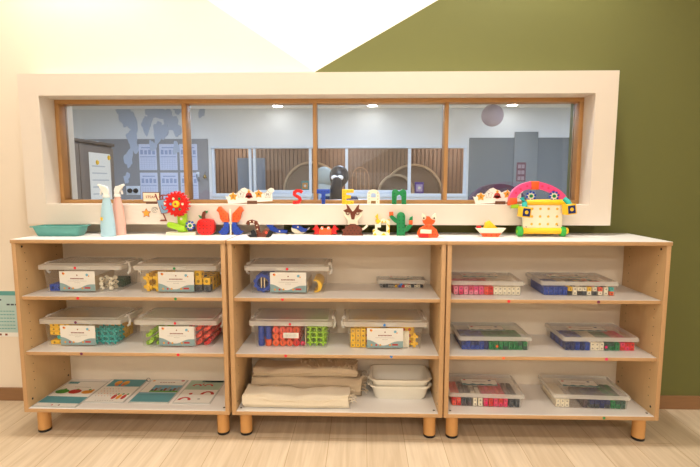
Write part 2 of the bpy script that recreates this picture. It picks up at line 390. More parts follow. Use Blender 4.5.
def bin_(x, z, label, dotc=None, card=0, small=False, rz=0):
    root = thing('storage_bin', label, 'storage box', (x, .184, z), rz, 'lidded clear bins of building pieces')
    g = G(); g.add(open_box(BW - .008, BD - .006, BW + .006, BD + .004, BH, .0018, BODY), BODY); body = part(g, 'box_body', root)
    g = G(); LW, LD = .372, .216
    frame(g, LW, LD, .004, BH, BH + .019, RIM); frame(g, LW - .004, LD - .004, .024, BH + .017, BH + .0195, RIM)
    frame(g, LW - .046, LD - .042, .003, BH + .0195, BH + .025, RIM, .01); g.prism(rrect(LW - .048, LD - .044, .009), BH + .0235, BH + .0255, LID, axis='z')
    g.box(-.05, .05, -LD / 2 - .002, -LD / 2 + .004, BH + .001, BH + .016, RIM, .001)
    lid = part(g, 'lid', root)
    for sgn in (-1, 1):
        g = G(); xx = sgn * (LW / 2 + .0015)
        g.tube([(xx - sgn * .012, -.035, BH + .022), (xx, -.035, BH + .018), (xx + sgn * .003, -.035, BH - .002), (xx + sgn * .001, -.035, BH - .022), (xx - sgn * .008, -.035, BH - .027)], .0058, FROST, 8)
        g.box(xx - .004 - sgn * .006, xx + .004 - sgn * .006, -.06, .06, BH + .014, BH + .023, FROST, .002)
        part(g, 'latch', lid)
    yf = -(BD - .001) / 2 - .0003
    if card is not None:
        if small:
            g = G(); g.box(-.034, .034, -.0012, 0, 0, .024, CARD)
            for r_ in range(3):
                for i in range(9): g.box(-.028 + i * .006, -.024 + i * .006, -.0016, -.0011, .005 + r_ * .006, .007 + r_ * .006, GREY)
            part(g, 'paper_label', body, (card, yf - .0028, .047))
        else: part(label_card(.158, .088), 'label_card', body, (card, yf - .0028, .0075))
    if dotc: dot(lid, -.005 if card is None else card - .003, BH + .0085, -LD / 2 - .002, dotc, r=.0058)
    return root
def divider(root, x, h, m=None, y0=-.085, y1=.085):
    part(G().box(-.0012, .0012, y0, y1, .003, h, m or mat('wood_divider', 'DCC59F', .6)), 'divider', root, (x, 0, 0))

PIECE = {}
def piece(kind, m, s):
    key = (kind, m.name, round(s, 4))
    if key in PIECE: return PIECE[key]
    g = G(); h = hole_of(m)
    if kind == 'cube':
        g.box(-s / 2, s / 2, -s / 2, s / 2, 0, s, m, s * .06)
        g.cyl((0, -s / 2, s / 2), (0, -s / 2 - .0004, s / 2), s * .22, s * .22, h, 12); g.cyl((s / 2, 0, s / 2), (s / 2 + .0004, 0, s / 2), s * .22, s * .22, h, 12)
        g.cyl((0, 0, s), (0, 0, s * 1.0 + .0004), s * .22, s * .22, h, 12)
    elif kind == 'cross':
        a = s / 2; b = s * .17; q = [(-b, -a), (b, -a), (b, -b), (a, -b), (a, b), (b, b), (b, a), (-b, a), (-b, b), (-a, b), (-a, -b), (-b, -b)]
        g.prism([(x, z + a) for x, z in q], -s * .14, s * .14, m, s * .03); g.box(-b * .9, b * .9, -s * .3, s * .3, a - b * .9, a + b * .9, m, s * .03)
    elif kind == 'ring':
        n = 40; o = []; i_ = []
        for i in range(n):
            r = s / 2 * (1 if (i // 2) % 2 else .88); a = 2 * PI * i / n; o.append((r * math.cos(a), s / 2 + r * math.sin(a))); i_.append((s * .3 * math.cos(a), s / 2 + s * .3 * math.sin(a)))
        g.ring(o, i_, -s * .09, s * .09, m)
    elif kind == 'bead':
        g.ball((0, 0, s / 2), s / 2, m, 12, 8); g.cyl((0, 0, s / 2), (s * .62, 0, s / 2), s * .18, s * .18, m, 8); g.cyl((0, -s * .44, s / 2), (0, -s * .5, s / 2), s * .17, s * .17, h, 10)
    elif kind == 'bar':
        g.box(-s / 2, s / 2, -s * .12, s * .12, 0, s * .2, m, s * .03)
        for i in (-1, 0, 1): g.cyl((i * s * .3, -s * .12, s * .1), (i * s * .3, -s * .125, s * .1), s * .05, s * .05, h, 10)
    elif kind == 'tube':
        g.cyl((-s / 2, 0, s * .17), (s / 2, 0, s * .17), s * .15, s * .15, m, 14, s * .02)
        for i in (-.3, .3): g.cyl((i * s - s * .05, 0, s * .17), (i * s + s * .05, 0, s * .17), s * .17, s * .17, m, 14)
    elif kind == 'drum':
        g.cyl((0, 0, 0), (0, 0, s), s * .46, s * .46, m, 18, s * .06); g.cyl((0, 0, s * .35), (0, 0, s * .65), s * .475, s * .475, m, 18)
    elif kind == 'octo':
        q = [(s / 2 / math.cos(PI / 8) * math.cos(PI / 8 + i * PI / 4), s / 2 + s / 2 / math.cos(PI / 8) * math.sin(PI / 8 + i * PI / 4)) for i in range(8)]
        g.prism(q, -s * .4, s * .4, m, s * .05); g.box(-s * .08, s * .08, -s * .405, -s * .35, s * .25, s * .75, h)
    elif kind == 'plus':
        for ax in ((s / 2, 0, 0), (0, s / 2, 0), (0, 0, s / 2)): g.cyl((-ax[0], -ax[1], s / 2 - ax[2]), (ax[0], ax[1], s / 2 + ax[2]), s * .17, s * .17, m, 10, s * .03)
        g.ball((0, 0, s / 2), s * .26, m, 10, 8)
    elif kind == 'moon':
        o = []; i_ = []
        for i in range(15):
            a = -1.9 + 3.8 * i / 14; o.append((s * .5 * math.cos(a), s / 2 + s * .5 * math.sin(a))); i_.append((s * .12 + s * .34 * math.cos(a) * .6 - s * .12, s / 2 + s * .42 * math.sin(a)))
        g.prism(o + i_[::-1], -s * .12, s * .12, m)
    elif kind == 'panel':
        g.box(-s / 2, s / 2, -s * .04, s * .04, 0, s * .8, m, s * .02)
        for i in range(4):
            for j in range(3): g.cyl(((i - 1.5) * s * .23, -s * .04, s * (.16 + .24 * j)), ((i - 1.5) * s * .23, -s * .046, s * (.16 + .24 * j)), s * .06, s * .06, PRED if m is YEL else h, 8)
    elif kind == 'stick':
        g.box(-s * .06, s * .06, -s * .03, s * .03, 0, s, m, s * .01)
    elif kind == 'elbow':
        g.ribbon([(-s * .4, s * .2), (-s * .1, s * .22), (s * .15, s * .35), (s * .25, s * .75)], s * .34, -s * .2, s * .2, m, s * .03)
        g.cyl((-s * .2, -s * .2, s * .21), (-s * .2, -s * .205, s * .21), s * .09, s * .09, h, 10); g.cyl((s * .2, -s * .2, s * .58), (s * .2, -s * .205, s * .58), s * .09, s * .09, h, 10)
    PIECE[key] = g.mesh(kind + '_piece'); return PIECE[key]
NAMES = {'cube': 'cube_block', 'cross': 'cross_block', 'ring': 'toothed_ring', 'bead': 'bead_connector', 'bar': 'toy_bar', 'tube': 'toy_tube', 'drum': 'drum_block', 'octo': 'octagon_block', 'plus': 'spiky_connector',
         'moon': 'crescent_block', 'panel': 'perforated_panel', 'stick': 'wooden_stick', 'elbow': 'bent_connector'}
def fill(root, kind, ms, s, xr, yr, zr, step, label, group, jit=.15, spin=.5, tilt=.0):
    """loose pieces laid in layers inside a box"""
    sx, sy, sz = step; ox, oy, oz = root.location
    nx = max(1, int((xr[1] - xr[0]) / sx + .01)); ny = max(1, int((yr[1] - yr[0]) / sy + .01)); nz = max(1, int((zr[1] - zr[0]) / sz + .01))
    for k in range(nz):
        for j in range(ny):
            for i in range(nx):
                m = random.choice(ms)
                px = xr[0] + (i + .5) * (xr[1] - xr[0]) / nx + random.uniform(-jit, jit) * max(0, sx - s) - (0 if k % 2 else 0)
                py = yr[0] + (j + .5) * (yr[1] - yr[0]) / ny
                v = Matrix.Rotation(root.rotation_euler.z, 3, 'Z') @ Vector((px, py, 0))
                o = link(NAMES[kind], piece(kind, m, s), None, (ox + v.x, oy + v.y, oz + zr[0] + k * sz), root.rotation_euler.z + random.uniform(-spin, spin))
                if tilt: o.rotation_euler.y = random.uniform(-tilt, tilt)
                tag(o, label, 'building block', group)
Z0 = .0022
# left unit, upper shelf
b = bin_(.233, H1, 'clear lidded bin of blue cubes and white beads, left end of the topmost shelf', 'red', -.012)
divider(b, -.088, .062, y0=-.085, y1=0); divider(b, .05, .068)
fill(b, 'cube', [BLUE], .03, (-.152, -.09), (-.086, -.02), (Z0, .045), (.031, .032, .0305), 'blue cube block in the bin of white beads, left shelf unit', 'blue cubes in the first bin', spin=.02)
fill(b, 'bead', [CREAM], .021, (.055, .138), (-.086, -.01), (Z0, .064), (.028, .027, .0205), 'white bead connector at the right end of the topmost left bin', 'white beads in the first bin', spin=2)
fill(b, 'bar', [DARKGREEN], .06, (.06, .145), (.0, .085), (Z0, .045), (.07, .02, .0125), 'dark green bar lying behind the white beads in the topmost left bin', 'green bars in the first bin', spin=.03)
b = bin_(.656, H1, 'clear lidded bin of yellow cross and cube blocks with green dot sticker', 'green', .004)
fill(b, 'cross', [YEL], .04, (-.153, -.068), (-.09, .08), (Z0, .084), (.041, .028, .0405), 'yellow cross block in the bin with the green dot sticker', 'yellow crosses in the green-dot bin', spin=.1)
fill(b, 'cube', [YEL, YEL, YEL, OLIVEY, SLATE], .031, (.035, .152), (-.088, .08), (Z0, .066), (.039, .042, .0315), 'pierced yellow or slate cube block in the green-dot bin', 'cubes in the green-dot bin', spin=.05)
fill(b, 'cube', [YEL], .031, (.075, .115), (-.088, -.05), (.0654, .099), (.039, .038, .0315), 'yellow cube topping the pile in the green-dot bin', 'top cube in the green-dot bin', spin=.3)
# left unit, middle shelf
b = bin_(.22, H2, 'clear lidded bin of yellow bars and teal tubes, left shelf unit', 'purple', -.012)
fill(b, 'bar', [YEL], .09, (-.152, -.06), (-.086, .08), (Z0, .03), (.092, .0225, .0185), 'yellow bar low in the bin with the purple dot sticker', 'low yellow bars in the purple-dot bin', spin=.03)
fill(b, 'tube', [TEAL], .06, (-.125, -.06), (-.086, -.03), (.022, .045), (.065, .028, .022), 'teal tube lying between yellow bars in the purple-dot bin', 'teal tubes among yellow bars', spin=.05)
fill(b, 'bar', [YEL], .09, (-.152, -.06), (-.086, .08), (.0445, .1), (.092, .0225, .0185), 'yellow bar high in the bin with the purple dot sticker', 'high yellow bars in the purple-dot bin', spin=.04)
divider(b, .035, .09)
fill(b, 'plus', [TEAL], .026, (.042, .152), (-.086, .0), (Z0, .094), (.0275, .0275, .0235), 'teal spiky connector in the bin with the purple dot sticker', 'teal connectors in the purple-dot bin', spin=.15)
fill(b, 'bar', [OLIVEY], .09, (.05, .15), (.005, .085), (Z0, .07), (.095, .024, .0185), 'mustard bar behind the teal connectors in the purple-dot bin', 'mustard bars behind teal connectors', spin=.03)
b = bin_(.65, H2, 'clear lidded bin of lime and coral bent connectors, left shelf unit', 'red', .003)
fill(b, 'elbow', [LIME], .044, (-.152, -.06), (-.086, .08), (Z0, .076), (.044, .026, .034), 'lime green bent connector in the left shelf unit bin', 'lime connectors of the left unit', spin=.25)
fill(b, 'elbow', [CORAL, CORAL, RED], .042, (.035, .152), (-.086, .08), (Z0, .1), (.038, .026, .032), 'coral or red bent connector in the left shelf unit bin', 'coral connectors of the left unit', spin=.25)
divider(b, .078, .09, FROST); fill(b, 'bar', [CORAL], .06, (-.05, .02), (-.086, -.02), (Z0, .02), (.07, .02, .0125), 'flat coral bar under the label of the lime and coral bin', 'coral bars of the left unit', spin=.02)
# middle unit
b = bin_(1.146, H1, 'clear lidded bin of blue rings and yellow crescents, middle unit upper shelf', 'red', .006)
fill(b, 'ring', [BLUE], .084, (-.153, -.066), (-.088, .06), (Z0, .09), (.086, .022, .085), 'blue toothed ring standing in the middle unit upper bin', 'blue rings in the upper middle bin', spin=.04)
fill(b, 'stick', [mat('pale_stick', 'D9C4A2', .6)], .05, (-.122, -.096), (-.088, -.075), (.0225, .075), (.0095, .01, .051), 'pale wooden stick inside the blue ring in the bin', 'wooden sticks in the upper middle bin', spin=.1)
fill(b, 'bar', [RED], .07, (-.06, .08), (-.086, .06), (Z0, .034), (.071, .022, .0145), 'red bar at the bottom of the blue ring bin', 'red bars in the upper middle bin', spin=.02)
divider(b, .088, .05)
fill(b, 'moon', [YEL, OLIVEY], .056, (.095, .15), (-.084, .07), (Z0, .062), (.056, .018, .06), 'yellow crescent block at the right end of the blue ring bin', 'yellow crescents in the upper middle bin', spin=.05)
b = bin_(1.161, H2, 'clear lidded bin of blue, red and lime blocks with small paper label', 'red', .0, small=True)
fill(b, 'drum', [BLUE, BLUE, BLUE, ORANGE], .03, (-.154, -.09), (-.086, .086), (Z0, .095), (.032, .034, .0302), 'blue or orange drum block in the bin with the small paper label', 'drums in the small-label bin', spin=1)
fill(b, 'octo', [RED, ORANGE, CORAL, CORAL], .029, (-.086, .035), (-.086, .086), (Z0, .095), (.0302, .034, .0292), 'red or orange octagon block in the bin with the small paper label', 'octagons in the small-label bin', spin=.06)
divider(b, .062, .088)
fill(b, 'bead', [BUBBLE], .022, (.036, .06), (-.086, -.06), (Z0, .024), (.024, .026, .022), 'raspberry bead beside the divider in the small-label bin', 'raspberry bead', spin=.3)
fill(b, 'plus', [LIME], .028, (.066, .154), (-.086, .086), (Z0, .098), (.029, .029, .0235), 'lime spiky connector in the bin with the small paper label', 'lime connectors in the small-label bin', spin=.15)
b = bin_(1.574, H2, 'clear lidded bin packed with yellow perforated panels and cubes, blue dot sticker', 'blue', .0)
fill(b, 'cube', [OLIVEY, YEL, YEL], .021, (-.152, -.084), (-.09, -.066), (Z0, .09), (.0222, .023, .0215), 'small pierced yellow cube at the left end of the yellow bin', 'yellow cubes in the yellow bin', spin=.02)
fill(b, 'stick', [CREAM], .07, (.07, .108), (-.088, -.06), (Z0, .07), (.0095, .012, .071), 'cream stick standing beside the label in the yellow bin', 'cream sticks in the yellow bin', spin=.05)
fill(b, 'cross', [YEL], .032, (.112, .15), (-.088, -.066), (Z0, .098), (.035, .022, .0322), 'yellow cross block at the right end of the yellow bin', 'yellow crosses in the yellow bin', spin=.05)
fill(b, 'panel', [YEL], .115, (-.152, .152), (-.06, .09), (Z0, .096), (.15, .0125, .094), 'yellow perforated panel standing in the yellow bin', 'yellow panels in the yellow bin', spin=.02)

# ------------------------------------------------------------------ flat compartment boxes of tiny cubes
def flat_box(x, y, z, rz, label, comps, dotx=None, dotc=None, W=.326, D=.222, H=.062, s=.0172, where='', card=True, cardx=-.01):
    root = thing('compartment_box', label, 'storage box', (x, y, z), rz, 'flat clear boxes of small cubes')
    g = G(); hb = H - .014
    g.add(open_box(W - .022, D - .016, W - .012, D - .008, hb, .0016, BODY, .008), BODY); body = part(g, 'box_body', root)
    g = G(); frame(g, W, D, .005, hb - .002, hb + .01, RIM); frame(g, W - .008, D - .008, .003, hb + .0095, H, RIM, .01); g.prism(rrect(W - .01, D - .01, .009), H - .0016, H, FLID, axis='z')
    lid = part(g, 'lid', root)
    if card:
        k = W / .32; g = G(); g.box(-.078 * k, .078 * k, -.032 * k, .032 * k, 0, .0008, CARD)
        pts = [(-.078 * k + .156 * k * i / 20, -.032 * k + k * (.012 + .004 * math.sin(i * 1.3))) for i in range(21)]
        g.prism([(-.078 * k, -.032 * k), (.078 * k, -.032 * k)] + pts[::-1], .0007, .0012, mat('print_deep_teal', '4C7A80', .6), axis='z')
        for i in range(9): g.box((-.03 + i * .0068) * k, (-.0255 + i * .0068) * k, .002 * k, .006 * k, .0007, .0012, PBRN)
        g.prism([(.05 * k + .007 * k * math.cos(i * .7), .02 * k + .006 * k * math.sin(i * .7)) for i in range(9)], .0007, .0012, NAVY, axis='z')
        g.prism([(-.062 * k + .006 * k * math.cos(i * .7), .022 * k + .005 * k * math.sin(i * .7)) for i in range(9)], .0007, .0012, PRED, axis='z')
        part(g, 'label_card', lid, (cardx, .012, H))
    wi = W - .028; x0 = -wi / 2; yi = D / 2 - .012; st = s + .0017; rest = G()
    for f0, f1, ms, cname in comps:
        a = x0 + f0 * wi; b_ = x0 + f1 * wi
        if f0 > 0: divider_ = part(G().box(-.0008, .0008, -yi, yi, .0024, hb - .003, BODY), 'divider', body, (a - .0006, 0, 0))
        if not ms: continue
        nl = max(1, int((hb - .003) / (s + .0003))); n = max(1, int((b_ - a - .001) / st)); gap = (b_ - a - .001) / n
        fill(root, 'cube', ms, s, (a + .0005, a + .0005 + n * gap), (-yi, -yi + st), (.002, .002 + nl * (s + .0002)), (gap, st, s + .0002), '%s in %s' % (cname, where), '%s in %s' % (cname, where), jit=0, spin=.03)
        ny = int((2 * yi - st) / st)
        for j in range(1, ny):
            for i in range(n):
                px = a + (i + .5) * gap; py = -yi + (j + .5) * st; zz = .002 + (nl - 1) * (s + .0002); m_ = random.choice(ms)
                rest.box(px - s / 2, px + s / 2, py - s / 2, py + s / 2, zz, zz + s, m_)
                if nl > 1: rest.box(px - s / 2, px + s / 2, py - s / 2, py + s / 2, .002, .002 + s, m_)
    o = solo(rest, 'small_cubes', 'many small cubes behind the front row in %s' % where, 'cube pile', (x, y, z), rz); o['kind'] = 'stuff'
    if dotc: dot(body, dotx, .02, -(D - .012) / 2 - .001, dotc, r=.0058)
    return root
flat_box(2.013, .184, H1, -.02, 'flat clear box of pink and cream cubes, topmost shelf of the right unit', [(0, .46, [PINK, PINK, BUBBLE, mat('rose_plastic', 'F58CA8', .4)], 'pink cube'), (.46, .6, [RED, CORAL], 'red cube'), (.6, 1, [CREAM], 'cream cube')], where='the pink and cream box', W=.314)
flat_box(2.407, .186, H1, -.02, 'flat clear box with multicoloured cubes in two compartments, upper right shelf', [(0, .34, [BLUE], 'blue cube'), (.34, .68, [BLACK, CREAM, YEL, BLUE, YEL, CREAM, SLATE], 'black, cream or yellow cube'), (.68, 1, [CORAL, TEAL, CREAM, SLATE, RED, ORANGE], 'coral, teal or cream cube')], where='the multicoloured box')
flat_box(2.053, .184, H2, 0, 'flat clear box of blue and green cubes with orange dot sticker', [(0, .41, [BLUE, NAVY], 'blue cube'), (.41, 1, [GREEN, GREEN, DARKGREEN], 'green cube')], .008, 'orange', where='the blue and green box', W=.315)
flat_box(2.508, .186, H2, 0, 'flat clear box of blue, cream, green and red cubes, magenta dot sticker', [(0, .36, [BLUE, BLUE, NAVY], 'blue cube'), (.36, .56, [CREAM], 'cream cube'), (.56, .79, [GREEN, DARKGREEN], 'green cube'), (.79, 1, [RED, BUBBLE], 'red cube')], .022, 'magenta', where='the four-colour box')
flat_box(2.024, .168, H0, -.045, 'flat clear box of red and dark cubes, left on the right unit bottom board', [(0, .14, [CORAL, RED], 'coral cube'), (.14, .3, [SLATE, mat('plum_plastic', '5A4A52', .4)], 'dark plum cube'), (.3, .46, [GREY, CREAM], 'grey or cream cube'), (.46, .82, [RED, BUBBLE], 'red cube'), (.82, 1, [SLATE], 'slate cube')], .0, 'magenta', where='the red and dark box')
flat_box(2.477, .166, H0, -.045, 'flat clear box with cream, slate and green cubes, right on the bottom board', [(0, .2, [CREAM], 'cream cube'), (.2, .37, [], ''), (.37, .48, [mat('plum_plastic', '5A4A52', .4)], 'plum cube'), (.48, .78, [SLATE, SLATE, NAVY], 'slate cube'), (.78, 1, [GREEN, DARKGREEN], 'green cube')], where='the cream, slate and green box')
flat_box(1.655, .25, H1, 0, 'small shallow clear box of tiny mixed pieces, alone on middle unit upper shelf', [(0, .33, [SLATE, GREY, BLACK], 'tiny dark block'), (.33, .5, [YEL, OLIVEY, BLUE], 'tiny yellow or blue block'), (.5, .72, [CORAL, RED, CREAM], 'tiny red or cream block'), (.72, 1, [SLATE, GREY, CREAM], 'tiny grey block')], -.002, 'blue', W=.228, D=.1, H=.038, s=.0112, where='the small shallow box', cardx=.0)

# ------------------------------------------------------------------ worksheets
LAMI = mat('laminate_edge', 'CFCFCB', .25, .02)
def sheet(x, y, rz, w, d, label, art):
    root = thing('laminated_worksheet', label, 'worksheet', (x, y, H0), rz, 'laminated worksheets on the left bottom board')
    g = G()
    for i in range(3): g.box(-w / 2 + .0008 * i, w / 2 - .0008 * (i % 2), -d / 2 + .0006 * i, d / 2, .0014 * i, .0014 * i + .0011, LAMI)
    part(g, 'sheet_stack', root)
    g = G(); g.box(-w / 2 + .006, w / 2 - .006, -d / 2 + .006, d / 2 - .006, 0, .0003, PAPER); art(g, w, d)
    part(g, 'printed_sheet', root, (0, 0, .004))
    return root
def rect(g, w, d, u0, u1, v0, v1, m, z=.0005): g.box(-w / 2 + u0 * w, -w / 2 + u1 * w, -d / 2 + v0 * d, -d / 2 + v1 * d, .0001, z, m)
def blob(g, w, d, u, v, ru, rv, m, z=.0006, n=14): g.prism([(-w / 2 + u * w + ru * w * math.cos(2 * PI * i / n), -d / 2 + v * d + rv * d * math.sin(2 * PI * i / n)) for i in range(n)], .0001, z, m, axis='z')
def arcs(g, w, d, u, v, r, m):
    P = [(-w / 2 + u * w + r * math.cos(a * PI / 8), -d / 2 + v * d + r * math.sin(a * PI / 8)) for a in range(9)] + [(-w / 2 + u * w + r * .55 * math.cos(a * PI / 8), -d / 2 + v * d + r * .7 * math.sin(a * PI / 8)) for a in range(8, -1, -1)]
    g.prism(P, .0001, .0007, m, axis='z')
def art1(g, w, d):
    rect(g, w, d, .02, .98, .13, .37, PTEAL); rect(g, w, d, .05, .3, .88, .96, PTEAL)
    blob(g, w, d, .2, .56, .16, .085, PGRN); blob(g, w, d, .5, .57, .15, .085, PRED); blob(g, w, d, .8, .56, .13, .07, PORA); blob(g, w, d, .88, .62, .04, .05, PORA)
    for u, c in ((.2, PGRN), (.5, PGRN), (.8, PGRN)): blob(g, w, d, u, .655, .03, .025, c)
    for i in range(8): rect(g, w, d, .35 + i * .05, .385 + i * .05, .74, .755, GREY)
    blob(g, w, d, .42, .06, .02, .02, PRED); blob(g, w, d, .58, .06, .02, .02, PBRN)
def art2(g, w, d):
    rect(g, w, d, .1, .98, .66, .98, PTEAL)
    for u in (-1, 1): blob(g, w, d, .42 + .1 * u, .82, .085, .1, PORA); blob(g, w, d, .42 + .08 * u, .73, .05, .05, ORANGE)
    for j in range(4):
        for i in range(7): blob(g, w, d, .14 + i * .075, .55 - j * .1, .012, .012, (GREY, PORA, PRED)[(i + j) % 3], n=8)
    for u, m_ in ((.62, PRED), (.74, PORA), (.86, PRED)): blob(g, w, d, u, .22, .05, .1, m_); blob(g, w, d, u + .04, .33, .025, .03, PGRN)
    for i in range(8): rect(g, w, d, .25 + i * .06, .29 + i * .06, .06, .072, GREY)
def art3(g, w, d):
    rect(g, w, d, .02, .98, .03, .36, PTEAL); rect(g, w, d, .02, .98, .36, .42, PSKY)
    rect(g, w, d, .25, .98, .46, .74, PSKY)
    for i in range(9): rect(g, w, d, .26 + i * .08, .325 + i * .08, .46, .56 + .1 * ((i * 7) % 3) / 2, (SLATE, PBRN, GREY)[i % 3], .0007)
    rect(g, w, d, .25, .98, .44, .49, PGRN, .0008)
    for i in range(6): rect(g, w, d, .3 + i * .07, .35 + i * .07, .86, .88, PBRN)
    blob(g, w, d, .1, .94, .04, .03, PORA); blob(g, w, d, .88, .95, .05, .025, PRED)
def art4(g, w, d):
    rect(g, w, d, .03, .97, .56, .97, mat('print_sage', 'A9C0AC', .6)); rect(g, w, d, .35, .97, .9, .97, PTEAL)
    for u, v, r in ((.3, .72, .02), (.62, .72, .02), (.75, .36, .028), (.25, .12, .026)): arcs(g, w, d, u, v, r * 1.15, PRED)
    blob(g, w, d, .3, .38, .05, .035, PRED); blob(g, w, d, .62, .17, .04, .02, GREY); blob(g, w, d, .45, .8, .025, .04, PRED)
sheet(.126, .14, -.03, .2, .262, 'worksheet picturing green, red and yellow vegetables, leftmost on bottom board', art1)
sheet(.316, .178, 0, .186, .242, 'worksheet with orange butterfly on teal band, second from the left', art2)
sheet(.52, .178, 0, .184, .242, 'worksheet with a city skyline picture, third from the left', art3)
sheet(.713, .178, 0, .172, .242, 'worksheet of red arches under a sage heading, rightmost on bottom board', art4)
g = G(); g.tube([(.009 * math.cos(a * PI / 8), .0, .009 + .009 * math.sin(a * PI / 8)) for a in range(17)], .0011, STEEL, 6)
solo(g, 'binder_ring', 'thin metal binder ring lying at the back between two worksheets', 'ring', (.417, .285, H0))

# ------------------------------------------------------------------ blankets and tubs
BURLAP = mat('woven_burlap', 'D0BCA0', .9, .14, 260, .1, bump=.3); CALICO = mat('unbleached_cotton', 'E4D8C2', .9, .08, 260, .1, bump=.25)
def roll(name, label, x0, x1, yc, z0, d, h, m, folds, fringe, seed, lean=0):
    rnd = random.Random(seed); root = thing(name, label, 'blanket', ((x0 + x1) / 2, yc, z0), lean)
    L_ = x1 - x0; nx, na = 36, 40; tb = bmesh.new(); rows = []
    ph = [rnd.uniform(0, 6) for _ in range(6)]
    for i in range(nx + 1):
        t = i / nx; row = []
        for k in range(na):
            a = 2 * PI * k / na; c, s_ = math.cos(a), math.sin(a)
            ex = .42; yy = abs(c) ** ex * (1 if c > 0 else -1) * d / 2; zz = abs(s_) ** .55 * (1 if s_ > 0 else -1) * h / 2 + h / 2
            wob = .004 * math.sin(6 * t + ph[0]) + .0022 * math.sin(15 * t + ph[1] + 2 * a) + .0012 * math.sin(31 * t + ph[3])
            if s_ > 0: zz += wob * 1.2
            lay = .0032 * math.cos(zz / h * folds * 2 * PI) if abs(c) > .4 else 0
            row.append(tb.verts.new(((t - .5) * L_ + (.004 * math.sin(3 * a + ph[2]) if i in (0, nx) else 0), yy + lay * (1 if c > 0 else -1) + wob * .4, max(0, zz))))
        rows.append(row)
    for a, b_ in zip(rows, rows[1:]):
        for k in range(na): tb.faces.new([a[k], a[(k + 1) % na], b_[(k + 1) % na], b_[k]])
    tb.faces.new(rows[0]); tb.faces.new(rows[-1][::-1])
    part(G().add(tb, m), 'folded_cloth', root)
    g = G(); n = 0                                                       # the rolled layers at both ends
    for sx in (-1, 1):
        for j in range(1, folds + 1):
            q = 1 - j / (folds + 1.0); P = [(sx * (L_ / 2 + .001), q * .46 * d * math.cos(2 * PI * k / 16), h / 2 + q * .46 * h * math.sin(2 * PI * k / 16)) for k in range(15)]
            g.tube(P, .0022, m, 6)
    part(g, 'folded_edge', root)
    if fringe:
        g = G()
        for i in range(fringe):
            if seed % 2: p = Vector((rnd.uniform(-.05, .5) * L_, rnd.uniform(-.45, .3) * d, h * .97)); q = Vector((rnd.uniform(-.012, .02), rnd.uniform(-.012, .006), rnd.uniform(.006, .02)))
            else: p = Vector((L_ / 2 - .002, rnd.uniform(-.45, .3) * d, rnd.uniform(.3, .95) * h)); q = Vector((rnd.uniform(.014, .028), rnd.uniform(-.016, .008), rnd.uniform(-.004, .012)))
            e_ = Vector((rnd.uniform(-.008, .012), -.006, -rnd.uniform(.006, .014)))
            g.tube([p, p + q * .6 + Vector((0, 0, .003)), p + q, p + q + e_ * .5, p + q + e_], [.0022, .002, .0019, .0017, .0012], m, 5)
        part(g, 'fringe', root)
roll('cotton_blanket', 'pale cotton blanket rolled flat at the front of the bottom board', .955, 1.418, .078, H0, .112, .063, CALICO, 3, 8, 4)
roll('burlap_blanket', 'beige burlap blanket folded behind the pale one, carrying another', .962, 1.47, .212, H0, .14, .088, BURLAP, 3, 16, 2)
roll('burlap_blanket', 'beige burlap blanket with frayed fringe, topmost of the folded pile', .972, 1.45, .214, H0 + .0885, .13, .042, BURLAP, 2, 46, 5)
TUBM = mat('ivory_tub_plastic', 'F0EBDD', .35, .01)
def tub(z, label):
    root = thing('plastic_tub', label, 'tub', (1.648, .2, z), 0, 'nested ivory tubs')
    g = G(); g.add(open_box(.232, .145, .262, .172, .064, .0028, TUBM, .03), TUBM); part(g, 'tub_body', root)
    g = G(); n = 24
    def rr(w_, d_, r):
        P = []
        for cx, cy, a in ((w_ / 2 - r, d_ / 2 - r, 0), (-w_ / 2 + r, d_ / 2 - r, PI / 2), (-w_ / 2 + r, -d_ / 2 + r, PI), (w_ / 2 - r, -d_ / 2 + r, 1.5 * PI)):
            for i in range(6): P.append((cx + r * math.cos(a + PI / 2 * i / 5), cy + r * math.sin(a + PI / 2 * i / 5)))
        return P
    M_ = Matrix.Rotation(PI / 2, 4, 'X')
    g.ring([(x, y) for x, y in rr(.278, .188, .036)], [(x, y) for x, y in rr(.257, .167, .028)], .0615, .068, TUBM, M_)
    part(g, 'rim', root)
    for sgn in (-1, 1): part(G().tube([(sgn * .137, -.045, .063), (sgn * .144, -.04, .056), (sgn * .146, 0, .052), (sgn * .144, .04, .056), (sgn * .137, .045, .063)], .0045, TUBM, 8), 'handle', root)
tub(H0, 'ivory plastic tub standing on the bottom board, holding a second tub')
tub(H0 + .031, 'ivory plastic tub nested inside the lower one beside the blankets')

# ------------------------------------------------------------------ toys along the top
def mapper(x0, y0, s, xc, yb, ppm):
    """outline units of a toy drawing -> metres from the toy's base"""
    return lambda P: [((x0 + x * s - xc) / ppm, (yb - y0 - y * s) / ppm) for x, y in P]
def dots_on(g, pts, r, y, m):
    for x, z in pts: g.cyl((x, y, z), (x, y - .0006, z), r, r, m, 10)
# tray
TT = mat('teal_tray_plastic', '63A69D', .45, .05, 120, bump=.1)
t = thing('plastic_tray', 'shallow teal plastic tray on the left end of the shelf top', 'tray', (.118, .15, TOP))
part(G().add(open_box(.185, .068, .208, .09, .041, .0025, TT, .012), TT), 'tray_body', t)
g = G(); M_ = Matrix.Rotation(PI / 2, 4, 'X')
rect_ = lambda w_, d_: [(w_ / 2, -d_ / 2), (w_ / 2, d_ / 2), (-w_ / 2, d_ / 2), (-w_ / 2, -d_ / 2)]
g.ring(rect_(.216, .098), rect_(.2, .082), .0405, .045, TT, M_); part(g, 'rim', t)
